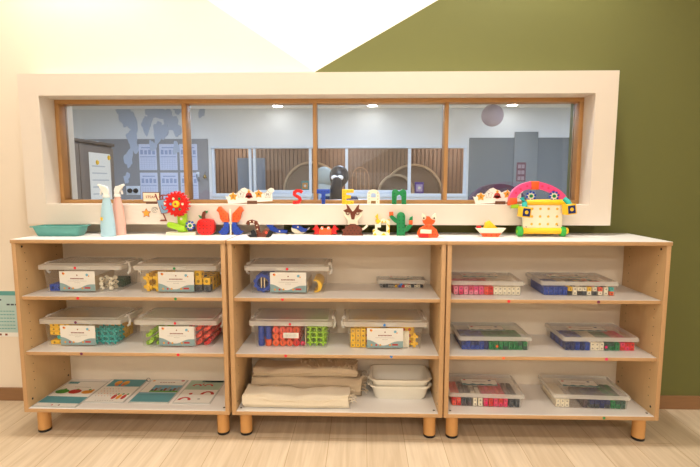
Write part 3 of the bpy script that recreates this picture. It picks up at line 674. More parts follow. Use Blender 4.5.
# spray bottles
def bottle(x, y, m, label, flip, h, r, sticker=False):
    t = thing('spray_bottle', label, 'spray bottle', (x, y, TOP), 0)
    part(G().lathe([(r * .96, 0), (r, .004), (r * .97, h * .3), (r * .72, h * .75), (r * .5, h * .95), (r * .42, h)], m, seg=28, sy=.85), 'bottle', t)
    q = -1 if not flip else 1; g = G(); W_ = FROST
    g.cyl((0, 0, h), (0, 0, h + .012), r * .5, r * .46, W_, 20, .001)
    P = [(-.010, .012), (.011, .012), (.012, .032), (.004, .048), (-.018, .052), (-.026, .058), (-.03, .05), (-.022, .038), (-.013, .028)]
    g.prism([(-q * px_ if q > 0 else px_, h + pz) for px_, pz in P], -.0075, .0075, W_, .002)
    hd = part(g, 'spray_head', t)
    sg = 1 if q < 0 else -1
    part(G().ribbon([(sg * -.015, h + .04), (sg * -.022, h + .025), (sg * -.024, h + .012)], .006, -.005, .005, W_, .001), 'trigger', hd)
    part(G().cyl((sg * -.024, 0, h + .053), (sg * -.034, 0, h + .055), .005, .0045, W_, 12), 'nozzle', hd)
    if sticker: part(G().box(-.009, -.001, -r * .83 - .0005, -r * .7, h * .42, h * .5, YEL), 'sticker', t, (-.008, 0, 0))
bottle(.347, .125, mat('pale_blue_bottle', 'AED2E0', .35), 'pale blue spray bottle with white head beside the teal tray', False, .172, .0315, True)
bottle(.363, .187, mat('pale_pink_bottle', 'ECB8A8', .35), 'pale pink spray bottle standing behind the blue one', True, .172, .0305)
# gear flower
t = thing('gear_flower_toy', 'toy flower with red gear head on a lime green stem', 'toy', (.654, .19, TOP)); L = mapper(130, 180, .1286, 180, 234.6, 216)
part(G().box(-.068, .064, -.022, .022, 0, .013, CREAM, .002), 'base_plate', t)
g = G(); g.prism(L([(360, 402), (425, 402), (425, 262), (360, 262)]), -.012, .012, LIME, .002); dots_on(g, L([(390, 300)]), .006, -.012, CREAM); st = part(g, 'stem', t)
part(G().prism(L([(288, 340), (300, 322), (330, 325), (425, 352), (425, 390), (370, 385), (295, 362)]), -.03, -.0125, LIME, .003), 'leaf', t)
c = L([(374, 186)])[0]; o = []
for i in range(80): r = (.057 if (i % 4) in (1, 2) else .0475); a = 2 * PI * i / 80; o.append((c[0] + r * math.cos(a), c[1] + r * math.sin(a)))
g = G(); g.prism(o, -.034, -.0125, RED); g.ring(circ(*c, .042, 40), circ(*c, .036, 40), -.038, -.033, RED)
for k, m_ in enumerate((CREAM, GREEN, CREAM, PSKY, PSKY, GREEN)): a = k * PI / 3; g.cyl((c[0] + .027 * math.cos(a), -.034, c[1] + .027 * math.sin(a)), (c[0] + .027 * math.cos(a), -.0348, c[1] + .027 * math.sin(a)), .0058, .0058, m_, 12)
ge_ = part(g, 'gear', t); g = G(); g.cyl((c[0], -.034, c[1]), (c[0], -.047, c[1]), .0155, .0145, YEL, 22, .002); g.cyl((c[0], -.047, c[1]), (c[0], -.0476, c[1]), .005, .005, PRED, 10); part(g, 'hub', ge_)
def petal_disc(c, y, R, parent, name, back=CREAM, mid=GREEN):
    g = G(); g.cyl((c[0], y, c[1]), (c[0], y - .006, c[1]), R * .72, R * .72, back, 20)
    for i in range(8): a = i * PI / 4 + .2; g.cyl((c[0] + R * .8 * math.cos(a), y + .0005, c[1] + R * .8 * math.sin(a)), (c[0] + R * .8 * math.cos(a), y - .0085, c[1] + R * .8 * math.sin(a)), R * .22, R * .22, BLUE, 10)
    g.cyl((c[0], y - .006, c[1]), (c[0], y - .0095, c[1]), R * .32, R * .32, mid, 14); return part(g, name, parent)
c2 = L([(462, 350)])[0]; petal_disc(c2, -.014, .0215, t, 'blossom'); part(G().cyl((.018, -.008, c2[1]), (c2[0], -.0141, c2[1]), .004, .004, LIME, 10), 'twig', t)
# apple
t = thing('apple_toy', 'red apple built of snap pieces with brown stem', 'toy', (.762, .196, TOP)); L = mapper(130, 180, .1286, 206, 235.1, 218)
P = []
for i in range(32): a = 2 * PI * i / 32; P.append((592 + 66 * abs(math.cos(a)) ** .6 * (1 if math.cos(a) > 0 else -1), 366 + 62 * abs(math.sin(a)) ** .6 * (1 if math.sin(a) > 0 else -1)))
g = G(); g.prism(L(P), -.017, .017, RED, .003); dots_on(g, L([(550 + 28 * i, 325 + 27 * j) for i in range(4) for j in range(4)]), .0028, -.017, hole_of(RED)); part(g, 'fruit', t)
part(G().ribbon(L([(572, 306), (570, 280), (578, 258), (592, 250)]), .012, -.007, .007, BROWN), 'stalk', t)
g = G(); g.prism(L([(575, 262), (590, 245), (606, 242), (600, 262)]), -.005, .005, GREEN); g.prism(L([(568, 290), (535, 276), (545, 296), (560, 302)]), -.005, .005, GREEN); part(g, 'leaf', t)
# butterfly
t = thing('butterfly_toy', 'butterfly of orange upper and blue lower wings on a cream body', 'toy', (.873, .2, TOP)); L = mapper(210, 180, .1286, 231.8, 234.6, 216)
part(G().cyl((0, 0, 0), (0, 0, .118), .0048, .004, CREAM, 12, .001), 'body', t)
OL = [(157, 326), (110, 326), (92, 300), (88, 252), (66, 238), (84, 208), (98, 206), (114, 224), (152, 262)]
BL = [(122, 328), (157, 328), (157, 395), (140, 422), (100, 424), (88, 408), (70, 400), (96, 394), (104, 372), (122, 362)]
for fl in (0, 1):
    F = (lambda Q: [(340 - x, y) for x, y in Q]) if fl else (lambda Q: Q)
    g = G(); g.prism(L(F(OL)), -.009, .009, ORANGE, .002); dots_on(g, L(F([(104, 240), (120, 262), (104, 280), (136, 282), (118, 300), (140, 308)])), .0024, -.009, RED); part(g, 'upper_wing', t)
    g = G(); g.prism(L(F(BL)), -.009, .009, BLUE, .002); dots_on(g, L(F([(140, 345), (140, 368), (122, 385), (140, 400), (108, 405)])), .0024, -.009, NAVY); part(g, 'lower_wing', t)
    part(G().box(*((-.0125, -.003) if not fl else (.003, .0125)), -.004, .004, .05, .06, CREAM), 'hinge', t)
# swan
t = thing('swan_toy', 'brown swan with black wings built of snap pieces', 'toy', (1.029, .115, TOP)); L = mapper(210, 180, .1286, 260, 237.5, 228)
g = G(); g.ribbon(L([(288, 350), (296, 330), (320, 324), (352, 332), (364, 365), (368, 405), (385, 432)]), .0145, -.009, .009, BROWN, .001); dots_on(g, L([(312, 326), (340, 328), (364, 355), (366, 385)]), .003, -.009, CREAM); part(g, 'neck', t)
g = G(); g.prism(L([(350, 447), (362, 415), (395, 420), (408, 398), (430, 382), (456, 388), (466, 410), (455, 435), (440, 447)]), -.011, .011, BROWN, .002); g.cyl((*[L([(436, 410)])[0][0]], -.011, L([(436, 410)])[0][1]), (L([(436, 410)])[0][0], -.012, L([(436, 410)])[0][1]), .006, .006, CORAL, 12); part(g, 'body', t)
part(G().prism(L([(286, 428), (322, 425), (316, 398), (338, 388), (352, 400), (366, 447), (310, 447)]), -.016, -.0095, BLACK, .001), 'wing', t)
part(G().prism(L([(462, 388), (496, 404), (474, 438), (455, 447), (432, 447)]), -.016, -.0115, BLACK, .001), 'wing', t)
# whales
t = thing('whale_toy', 'small blue whale with raised tail, between swan and other whale', 'toy', (1.072, .245, TOP)); L = mapper(210, 180, .1286, 275, 232.5, 208)
part(G().prism(L([(430, 336), (462, 338), (496, 326), (484, 350), (515, 375), (592, 378), (588, 402), (520, 400), (470, 390), (455, 362)]), -.01, .01, BLUE, .002), 'back', t)
g = G(); g.prism(L([(500, 396), (520, 401), (588, 403), (566, 409), (520, 409)]), -.01, .01, CREAM, .001); dots_on(g, L([(535, 386)]), .004, -.01, CREAM); part(g, 'belly', t)
t = thing('whale_toy', 'blue whale with white belly left of the red crab', 'toy', (1.184, .253, TOP)); L = mapper(280, 160, .1714, 300, 234, 214)
g = G(); g.prism(L([(70, 392), (74, 380), (95, 377), (122, 386), (142, 402), (166, 397), (150, 419), (124, 421), (98, 400), (72, 400)]), -.011, .011, BLUE, .0015); dots_on(g, L([(105, 391)]), .004, -.011, CREAM); part(g, 'back', t)
part(G().prism(L([(65, 396), (96, 402), (122, 423), (150, 420), (132, 432), (88, 432), (70, 418)]), -.011, .011, CREAM, .0015), 'belly', t)
part(G().prism(L([(150, 402), (164, 398), (172, 394), (168, 406), (154, 412)]), -.006, .006, CREAM), 'tail_tip', t)
# crab
t = thing('crab_toy', 'orange crab with red claws in front of the letters', 'toy', (1.304, .217, TOP)); L = mapper(280, 160, .1714, 325, 235, 218)
g = G(); g.prism(L([(228, 436), (228, 404), (238, 402), (238, 390), (252, 390), (252, 402), (274, 402), (274, 390), (290, 390), (290, 402), (300, 404), (300, 436)]), -.013, .013, ORANGE, .0015); dots_on(g, L([(240 + 12 * i, 424) for i in range(5)]), .0035, -.013, CORAL); bd = part(g, 'body', t)
g = G(); dots_on(g, L([(244, 398), (282, 398)]), .0058, -.013, CREAM); dots_on(g, L([(244, 398), (282, 398)]), .0028, -.0136, BLUE); part(g, 'eyes', bd)
CL = [(184, 406), (205, 392), (200, 386), (216, 383), (224, 400), (229, 410), (229, 434), (194, 432), (206, 416), (200, 406)]
for fl in (0, 1): part(G().prism(L([(528 - x, y) if fl else (x, y) for x, y in CL]), -.011, .011, RED, .0015), 'claw', t)
# horned animal
t = thing('horned_animal_toy', 'brown and cream horned animal toy on a jagged brown base', 'toy', (1.426, .2, TOP)); L = mapper(280, 160, .1714, 352, 234.2, 214)
g = G(); g.prism(L([(362, 433), (373, 416), (361, 400), (382, 402), (385, 378), (400, 382), (410, 368), (440, 368), (455, 382), (472, 388), (481, 404), (470, 414), (483, 433)]), -.016, .016, BROWN, .002); dots_on(g, L([(385, 420), (405, 420), (425, 420), (445, 420), (465, 420), (395, 405), (415, 405), (435, 405), (455, 405), (405, 390), (425, 390), (445, 390)]), .003, -.016, hole_of(BROWN)); part(g, 'base', t)
part(G().prism(L([(396, 372), (400, 350), (452, 350), (458, 374)]), -.011, .011, CREAM, .001), 'neck', t)
g = G(); g.prism(L([(368, 292), (482, 292), (478, 318), (448, 352), (402, 352), (374, 318)]), -.014, .012, CREAM, .002); hd = part(g, 'head', t)
part(G().prism(L([(371, 292), (395, 283), (388, 254), (404, 268), (416, 290), (425, 299), (436, 290), (448, 268), (463, 254), (458, 283), (484, 292), (470, 302), (442, 302), (434, 342), (418, 342), (411, 302), (385, 302)]), -.019, -.0135, BROWN, .001), 'horned_mask', hd)
for x in (397, 452):
    c = L([(x, 306)])[0]; g = G(); g.ring(circ(*c, .0088, 20), circ(*c, .005, 20), -.0205, -.0135, BROWN); g.cyl((c[0], -.0135, c[1]), (c[0], -.017, c[1]), .0052, .0052, CREAM, 14); part(g, 'eye', hd)
part(G().ribbon(L([(470, 402), (488, 396), (500, 384), (508, 376)]), .009, -.005, .005, CREAM), 'tail', t)
# mosaic dog
t = thing('mosaic_dog_toy', 'angular yellow and white dog toy left of the cactus', 'toy', (1.558, .202, TOP)); L = mapper(360, 180, .1286, 381, 235, 218)
g = G(); g.prism(L([(117, 282), (139, 262), (139, 302), (128, 298)]), -.009, .009, YEL); part(g, 'ear', t)
g = G(); g.prism(L([(118, 318), (139, 300), (162, 318), (139, 341)]), -.011, .011, YEL); g.prism(L([(118, 340), (139, 341), (162, 322), (162, 366), (118, 366)]), -.0105, .0105, CREAM); part(g, 'head', t)
g = G(); g.prism(L([(162, 330), (162, 312), (180, 300), (200, 312), (228, 302), (228, 334)]), -.01, .01, CREAM)
for a in ((162, 330, 182, 330, 172, 312), (186, 330, 206, 330, 196, 312), (208, 303, 228, 303, 228, 320)): g.prism(L([(a[0], a[1]), (a[2], a[3]), (a[4], a[5])]), -.0106, -.0095, YEL)
part(g, 'back', t)
g = G(); g.prism(L([(204, 334), (228, 334), (228, 427), (204, 427)]), -.01, .01, CREAM); g.prism(L([(204, 334), (228, 350), (228, 375)]), -.0106, -.0095, YEL); g.prism(L([(228, 375), (204, 395), (228, 415)]), -.0106, -.0095, YEL); part(g, 'hind_leg', t)
g = G(); g.prism(L([(100, 427), (100, 384), (124, 378), (162, 400), (204, 404), (204, 427)]), -.01, .01, CREAM); g.prism(L([(100, 384), (122, 384), (100, 408)]), -.0106, -.0095, YEL); g.prism(L([(100, 427), (130, 427), (118, 405)]), -.0106, -.0095, YEL); g.prism(L([(160, 427), (204, 427), (184, 406)]), -.0106, -.0095, YEL); part(g, 'foreleg', t)
part(G().prism(L([(118, 366), (136, 366), (136, 380), (124, 380), (118, 384)]), -.009, .009, CREAM), 'neck', t)
# cactus
t = thing('cactus_toy', 'green cactus toy with an orange flower on each arm', 'toy', (1.648, .198, TOP)); L = mapper(360, 180, .1286, 401.5, 235.5, 220)
P = [(290, 432), (290, 285)] + [(321 + 31 * math.cos(PI - a * PI / 10), 285 - 35 * math.sin(a * PI / 10)) for a in range(1, 10)] + [(352, 285), (352, 432)]
g = G(); g.prism(L(P), -.016, .016, GREEN, .003); dots_on(g, L([(x, y) for y in range(285, 430, 27) for x in (307, 336)]), .0027, -.016, hole_of(GREEN)); part(g, 'trunk', t)
g = G(); g.ribbon(L([(240, 276), (258, 296), (280, 316), (296, 322)]), [.014, .018, .02, .02], -.009, .009, GREEN, .001); a1 = part(g, 'arm', t)
part(G().prism(L([(230, 280), (230, 250), (261, 248), (263, 278)]), -.009, .009, ORANGE, .001), 'flower', a1)
g = G(); g.ribbon(L([(346, 392), (368, 378), (388, 362), (402, 348)]), [.022, .022, .017, .014], -.009, .009, GREEN, .001); a2 = part(g, 'arm', t)
part(G().prism(L([(383, 347), (383, 313), (410, 313), (410, 347)]), -.009, .009, ORANGE, .001), 'flower', a2); part(G().prism(L([(383, 313), (392, 290), (410, 282), (410, 313)]), -.009, .009, GREEN, .001), 'leaf_tip', a2)
# fox
t = thing('fox_toy', 'orange fox toy with cream ears at the middle unit right end', 'toy', (1.757, .122, TOP)); L = mapper(360, 180, .1286, 427.5, 238, 229)
g = G(); g.prism(L([(450, 440), (446, 412), (463, 380), (498, 372), (512, 345), (550, 345), (562, 372), (590, 386), (608, 430), (596, 449), (540, 451), (470, 449)]), -.018, .018, ORANGE, .004); dots_on(g, L([(515, 365), (540, 365), (565, 400), (580, 425), (560, 425)]), .0026, -.018, RED); bd = part(g, 'body', t)
part(G().prism(L([(462, 416), (466, 384), (550, 388), (550, 417)]), -.022, -.0175, CREAM, .001), 'bib', bd); part(G().prism(L([(455, 446), (458, 420), (525, 420), (530, 446)]), -.024, -.0175, RED, .002), 'paw', bd)
g = G(); g.prism(L([(482, 318), (505, 312), (515, 286), (535, 286), (550, 312), (580, 318), (570, 340), (552, 353), (505, 353), (490, 340)]), -.015, .013, ORANGE, .002); hd = part(g, 'head', t)
for fl in (0, 1):
    F = lambda Q: [(1063 - x, y) for x, y in Q] if fl else Q
    part(G().prism(L(F([(481, 262), (507, 285), (512, 310), (484, 316), (478, 290)])), -.01, .01, CREAM, .001), 'ear', hd)
    g = G(); dots_on(g, L(F([(492, 300)])), .0036, -.0105, BLACK); part(g, 'eye', hd)
# boat
t = thing('boat_toy', 'white and orange toy boat with yellow sail on the right unit', 'toy', (2.038, .16, TOP)); L = mapper(460, 170, .2, 491, 237, 226)
part(G().prism(L([(82, 292), (228, 292), (206, 316), (104, 316)]), -.017, .017, CREAM, .002), 'deck_hull', t)
g = G(); g.prism(L([(104, 316), (206, 316), (190, 335), (120, 335)]), -.016, .016, ORANGE, .002); dots_on(g, L([(130, 325), (155, 325), (180, 325)]), .003, -.016, RED); part(g, 'keel', t)
g = G(); g.prism(L([(122, 292), (128, 264), (148, 254), (188, 292)]), -.01, .01, YEL, .001); dots_on(g, L([(135, 280), (150, 280), (165, 284)]), .0024, -.01, OLIVEY); part(g, 'sail', t)
part(G().prism(L([(86, 292), (86, 281), (107, 281), (107, 292)]), -.008, .008, RED, .001), 'cabin', t)
# arch robot
t = thing('arch_robot_toy', 'robot toy with pink arch, cream pegboard body and flower eyes', 'toy', (2.276, .172, TOP)); L = mapper(460, 170, .2, 545, 237, 226)
P1 = lambda x, y: L([(x, y)])[0]
a0, b0 = P1(318, 292), P1(510, 178)
g = G(); g.box(a0[0], b0[0], -.008, .008, a0[1], b0[1], CREAM, .001)
dots_on(g, L([(x, y) for x in (360, 400, 440, 483) for y in (196, 234, 272)]), .0058, -.008, OLIVEY); dots_on(g, L([(333, 286), (488, 278)]), .0024, -.0084, INK); part(g, 'pegboard', t)
for (xa, ya, xb, yb_, r, nm) in ((306, 306, 540, 306, .0145, 'lower_bar'), (332, 164, 520, 164, .0125, 'upper_bar')):
    p, q = P1(xa, ya), P1(xb, yb_); g = G(); g.cyl((p[0], -.004, p[1]), (q[0], -.004, q[1]), r, r, YEL, 20, .002); part(g, nm, t)
for x in (305, 516):
    c = P1(x, 312); g = G(); g.cyl((c[0] - .011, 0, .0225), (c[0] + .011, 0, .0225), .0225, .0225, mat('leaf_green_plastic', '3DB54A', .35), 24, .003); g.cyl((c[0] - .0115, 0, .0225), (c[0] - .012, 0, .0225), .008, .008, LIME, 12); part(g, 'wheel', t)
AP = [(268, 160), (268, 142), (285, 112), (320, 88), (372, 78), (430, 90), (478, 112), (508, 135), (524, 158)]
fine = []
for i in range(len(AP) - 1):
    p0, p1, p2, p3 = (Vector(AP[max(i - 1, 0)]), Vector(AP[i]), Vector(AP[i + 1]), Vector(AP[min(i + 2, len(AP) - 1)]))
    for k in range(4):
        u = k / 4; fine.append(tuple(.5 * ((2 * p1) + (p2 - p0) * u + (2 * p0 - 5 * p1 + 4 * p2 - p3) * u * u + (3 * p1 - p0 - 3 * p2 + p3) * u ** 3)))
fine.append(AP[-1])
g = G(); g.ribbon(L(fine), .031, .004, .026, PINK, .002); dots_on(g, L([(281, 118), (303, 99), (335, 84), (410, 85), (440, 94), (466, 106), (492, 124)]), .0055, .004, BUBBLE); ar = part(g, 'arch', t)
for P in ([(248, 180), (250, 142), (288, 142), (290, 172)], [(354, 60), (394, 60), (392, 102), (357, 102)]): part(G().prism(L(P), .001, .029, ORANGE, .002), 'orange_joint', ar)
part(G().prism(L([(262, 195), (262, 174), (302, 174), (302, 195)]), .002, .02, LIME, .003), 'green_joint', t); part(G().prism(L([(504, 192), (504, 168), (524, 168), (524, 192)]), .002, .02, LIME, .003), 'green_joint', t)
for arm, hand in (((( 308, 142), (316, 165), (316, 188)), (312, 210, .1)), (((512, 146), (530, 162), (535, 182)), (528, 196, -.12))):
    g = G(); p = [P1(*q) for q in arm]; g.tube([(x, -.008 - .009 * i, z) for i, (x, z) in enumerate(p)], .0115, TEAL, 14); am = part(g, 'arm', t)
    c = P1(hand[0], hand[1]); g = G(); R_ = Matrix.Translation((c[0], -.034, c[1])) @ Matrix.Rotation(hand[2], 4, 'Y') @ Matrix.Rotation(.12, 4, 'Z')
    g.box(-.022, .022, -.02, .02, -.022, .022, YEL, .002, R_); g.box(-.0165, .0165, -.0207, -.0195, -.0175, .0165, NAVY, 0, R_)
    tb = bmesh.new(); bmesh.ops.create_cone(tb, cap_ends=True, segments=16, radius1=.008, radius2=.008, depth=.002); g.add(tb, YEL, R_ @ Matrix.Translation((0, -.0208, 0)) @ Matrix.Rotation(PI / 2, 4, 'X')); part(g, 'hand', am)
for x in (352, 465):
    c = P1(x, 133); petal_disc(c, .0, .0225, t, 'eye'); part(G().cyl((c[0], .004, P1(0, 164)[1]), (c[0], .004, c[1]), .004, .004, BLUE, 10), 'eye_stalk', t)

# letters on the sill
SILL = OZ0
def letter(name, x, col, label, build):
    root = thing('toy_letter', label, 'letter', (x, .268, SILL), 0, 'building-piece letters on the window sill')
    g = G(); build(g); part(g, 'letter_body', root); return root
LH = .069
def peg(g, pts, m): dots_on(g, pts, .0026, -.008, hole_of(m))
def bS(g):
    P = [(.024, .055), (.014, .061), (.0, .062), (-.013, .055), (-.014, .045), (-.002, .037), (.010, .03), (.014, .02), (.006, .009), (-.008, .0075), (-.02, .0075)]
    g.ribbon(P, .015, -.008, .008, RED, .001); peg(g, P[1::2], RED)
def bT(g):
    g.prism([(-.03, LH), (-.03, LH - .02), (-.008, LH - .02), (-.008, 0), (.008, 0), (.008, LH - .02), (.03, LH - .02), (.03, LH)], -.008, .008, BLUE, .0012); peg(g, [(-.02, .059), (-.007, .059), (.007, .059), (.02, .059), (0, .042), (0, .028), (0, .014)], BLUE)
def bE(g):
    g.prism([(-.027, 0), (.027, 0), (.027, .016), (-.009, .016), (-.009, .027), (.014, .027), (.014, .042), (-.009, .042), (-.009, .053), (.027, .053), (.027, LH), (-.027, LH)], -.008, .008, YEL, .0012); peg(g, [(-.018, .01 + .0125 * i) for i in range(5)] + [(0, .008), (.016, .008), (0, .061), (.016, .061)], YEL)
def bA(g):
    n = 10; g.ribbon([(-.02, 0), (-.02, .02), (-.02, .042)] + [(-.02 * math.cos(PI * i / n), .046 + .014 * math.sin(PI * i / n)) for i in range(1, n)] + [(.02, .042), (.02, .02), (.02, 0)], .0165, -.008, .008, CREAM)
    g.box(-.013, .013, -.0075, .0075, .016, .031, CREAM); peg(g, [(-.02, .01 + .014 * i) for i in range(4)] + [(.02, .01 + .014 * i) for i in range(4)], CREAM)
def bM(g):
    n = 10
    P = [(-.033, 0), (-.033, .052)] + [(-.018 - .015 * math.cos(PI * i / n), .054 + .015 * math.sin(PI * i / n)) for i in range(1, n - 1)] + [(0, .057)] + [(.018 - .015 * math.cos(PI * i / n), .054 + .015 * math.sin(PI * i / n)) for i in range(2, n)] + [(.033, .052), (.033, 0), (.012, 0), (.012, .037), (0, .047), (-.012, .037), (-.012, 0)]
    g.prism(P, -.008, .008, GREEN, .0012); peg(g, [(s_ * .022, .008 + .014 * i) for s_ in (-1, 1) for i in range(4)], GREEN)
letter('s', 1.170, RED, 'red letter S built of curved toy pieces on the sill', bS)
letter('t', 1.292, BLUE, 'blue letter T built of toy pieces on the sill', bT)
letter('e', 1.406, YEL, 'yellow letter E built of toy pieces on the sill', bE)
letter('a', 1.524, CREAM, 'cream letter A built of toy pieces on the sill', bA)
letter('m', 1.643, GREEN, 'green letter M built of toy pieces on the sill', bM)

# standing paper banners, sign and wall cut-outs
def banner(x, label, n):
    t = thing('paper_banner', label, 'banner', (x, .262, SILL), 0, 'white star banners on the sill'); L = mapper(210, 180, .1286, 245.5, 203.2, 212)
    g = G(); g.prism(L([(86, 118), (108, 126), (124, 100), (150, 92), (172, 104), (190, 84), (215, 62), (240, 54), (262, 68), (286, 74), (302, 92), (330, 78), (352, 72), (374, 94), (400, 90), (412, 72), (440, 55), (466, 64), (464, 85), (450, 96), (452, 157), (110, 178), (102, 150)]), -.0008, .0008, CARD); sheet_ = part(g, 'cut_card', t)
    for (x_, y_), m_, r, ch in (((148, 122), PORA, .021, 'S'), ((207, 104), CARD, .02, 'T'), ((271, 108), PRED, .02, 'E'), ((347, 103), PORA, .021, 'A'), ((415, 106), CARD, .02, 'M')):
        c = L([(x_, y_)])[0]; g = G()
        if m_ is CARD: g.prism(star(c[0], c[1], r, .62), -.0014, -.0007, GREY); g.prism(star(c[0], c[1], r * .88, .62), -.0018, -.0012, CARD)
        elif m_ is PRED: g.prism(circ(c[0], c[1] - .004, r * .72, 12), -.0014, -.0007, PRED); g.prism([(c[0] - .019, c[1] - .014), (c[0] + .019, c[1] - .014), (c[0] + .014, c[1] - .004), (c[0] - .014, c[1] - .004)], -.0014, -.0007, PRED); g.prism(star(c[0], c[1] + .015, .009), -.0016, -.0007, PORA)
        else: g.prism(star(c[0], c[1], r, .58), -.0014, -.0007, m_); 
        add_text(g, ch, .017, INK, (c[0], -.0022, c[1] - .001)); part(g, 'star_print', sheet_)
    g = G(); a, b_ = L([(257, 178), (333, 155)]); g.box(a[0], b_[0], -.006, .006, 0, b_[1], mat('walnut_clip', '6B4630', .5), .001); part(g, 'clip', t)
banner(.948, 'white star banner in brown clip under the second window pane', 0)
banner(2.095, 'white star banner standing behind the pink arch robot', 1)
t = thing('sign_board', 'small framed sign reading STEAM on the sill above the star', 'sign', (.485, .262, SILL))
g = G(); g.box(-.041, .041, -.003, .003, .008, .055, mat('sign_frame_brown', '6B4A34', .5), .001); part(g, 'frame', t)
g = G(); g.box(-.0375, .0375, -.0036, -.0028, .012, .0515, mat('sign_face_cream', 'F3DEC2', .6)); add_text(g, 'STEAM', .0175, PBRN, (0, -.004, .032)); part(g, 'sign_face', t)
part(G().box(-.024, .022, -.008, .008, 0, .0085, mat('walnut_clip', '6B4630', .5), .001), 'stand', t)
t = thing('robot_cutout', 'blue robot card cut-out on the surround, left of the gear flower', 'cut-out', (.56, SY, .93)); L = mapper(130, 180, .1286, 164, 222, 214.5)
BC = mat('robot_print_blue', '7FA6C4', .6); BO = mat('robot_print_brown', '8C4434', .6)
g = G(); g.prism(L([(213, 160), (292, 148), (322, 256), (245, 266)]), -.003, 0, BO); g.prism(L([(218, 164), (288, 153), (316, 252), (249, 261)]), -.0036, -.0028, BC); bd = part(g, 'body', t)
c = L([(288, 182)])[0]; g = G(); g.cyl((c[0], -.0035, c[1]), (c[0], -.0045, c[1]), .0125, .0125, CARD, 18); g.ring(circ(*c, .014, 18), circ(*c, .0122, 18), -.0046, -.0035, BO); part(g, 'eye', bd)
g = G(); g.ribbon(L([(222, 160), (212, 135), (205, 112)]), .0055, -.003, 0, BO); g.ribbon(L([(232, 140), (258, 122), (290, 124), (314, 112)]), .006, -.003, 0, BO); g.ribbon(L([(258, 156), (262, 128)]), .005, -.003, 0, BO); part(g, 'arm', t)
g = G(); g.ribbon(L([(258, 262), (270, 290), (280, 316)]), .005, -.003, 0, BO); g.prism(L([(228, 322), (240, 310), (284, 310), (286, 322)]), -.003, 0, BO); part(g, 'leg', t)
g = G(); g.ribbon(L([(252, 200), (258, 225), (275, 236), (292, 228)]), .0035, -.0042, -.0035, BO); part(g, 'smile', bd)
t = G(); L = mapper(130, 180, .1286, 146, 212.5, 214.5); c = L([(124, 253)])[0]
t.prism(star(c[0], c[1], .0235, .5), -.0015, 0, PBRN); t.prism(star(c[0], c[1], .0195, .5), -.0021, -.0014, PORA)
solo(t, 'star_sticker', 'orange star sticker on the white surround under the sign', 'sticker', (.479, SY, .97))
t = G(); P = [(.012 * math.cos(a * .5) * (1 - a / 22), .010 * math.sin(a * .5) * (1 - a / 22)) for a in range(20)]
t.ribbon(P, .0022, -.001, 0, GREY); t.ribbon([(.014 * math.cos(a * .4), .0125 * math.sin(a * .4)) for a in range(15)], .002, -.001, 0, GREY)
solo(t, 'swirl_sticker', 'grey outlined swirl sticker between the star and the blue robot', 'sticker', (.518, SY, .985))
# poster on the left wall
t = thing('wall_poster', 'sea green poster on the cream wall left of the shelf units', 'poster', (-.36, YW, .335)); SEA = mat('poster_sea_green', 'B2CCC8', .6); SEAD = mat('poster_teal', '5E9E9A', .6)
g = G(); g.box(-.19, .105, -.0015, 0, 0, .235, PAPER); g.box(-.19, .105, -.0019, -.0014, .022, .235, SEA); g.box(.0, .105, -.0022, -.0018, .213, .235, SEAD)
for r_, (w0, w1) in enumerate(((-.18, .03), (.05, .1))):
    x = w0
    while x < w1: g.box(x, min(x + .016, w1), -.0023, -.0018, .186 - r_ * .024, .194 - r_ * .024, SLATE); x += .021
for r_ in range(6):
    x = -.15
    while x < .085: g.box(x, x + .012, -.0022, -.0018, .13 - r_ * .018, .134 - r_ * .018, SEAD); x += .015
for x in (-.15, -.09, .0, .03): g.box(x, x + .012, -.0023, -.0014, .006, .016, PBRN)
part(g, 'printed_sheet', t)

# ------------------------------------------------------------------ the room beyond the glass
K = 1.45; YR = 7.374                                          # its far wall
fx = lambda p: 1.473 + K * (-.578 + (p - 213) * .013635 - 1.473)   # positions along that far wall
fz = lambda p: 1.1075 + K * (1.599 - (p - 147) * .01365 - 1.1075)
ZC = 2.56
S5 = lambda p, Y: 1.473 + ((fx(p) - 1.473) / (6.387 * K)) * (Y + 1.887)
Z5 = lambda p, Y: 1.1075 + ((fz(p) - 1.1075) / (6.387 * K)) * (Y + 1.887)
struct(G().box(X0, X1, .46, YB, ZC, 2.75, CEILM), 'ceiling_far')
COOL = mat('cool_white_paint', 'DDE3EA', .7, .01); WGREY = mat('grey_wainscot', '8D9097', .6, .03); WGREY2 = mat('slate_grey_wall', '6F7880', .6, .03)
ALU = mat('white_aluminium', 'D5E0EE', .35, .01); SLAT = mat('slatted_brown_wood', '80604A', .6, .1, 10, stretch=(1, 1, .3)); SLATD = mat('slat_gap_brown', '62473A', .7)
ax0, ax1, az0, az1 = fx(211), fx(467), fz(197), fz(146)
w = G(); w.box(X0, ax0, YR, YR + .12, 0, 2.75, COOL).box(ax1, X1, YR, YR + .12, 0, 2.75, COOL).box(ax0, ax1, YR, YR + .12, 0, az0, COOL).box(ax0, ax1, YR, YR + .12, az1, 2.75, COOL)
struct(w, 'wall_far')
struct(G().box(X0, fx(208), YR - .012, YR, 0, fz(139), WGREY), 'trim_2'); struct(G().box(fx(469), X1, YR - .012, YR, 0, fz(138.5), WGREY2), 'trim_3')
g = G(); g.box(X0, X1, YB - .05, YB, 0, 2.75, SLATD); x = X0
while x < X1: g.box(x, x + .07, YB - .08, YB - .05, 0, ZC, SLAT); x += .095
struct(g, 'wall_slatted')
win2 = link('window_2', None); win2['kind'] = 'structure'
def fr2(a, b, c, d, y0=YR + .02, y1=YR + .09, nm='window_frame'): part(G().box(fx(a), fx(b), y0, y1, fz(d), fz(c), ALU, .004), nm, win2)
fr2(211, 467, 146, 148.4, YR - .01, YR + .1); fr2(211, 467, 193.5, 197, YR - .03, YR + .1, 'window_sill')
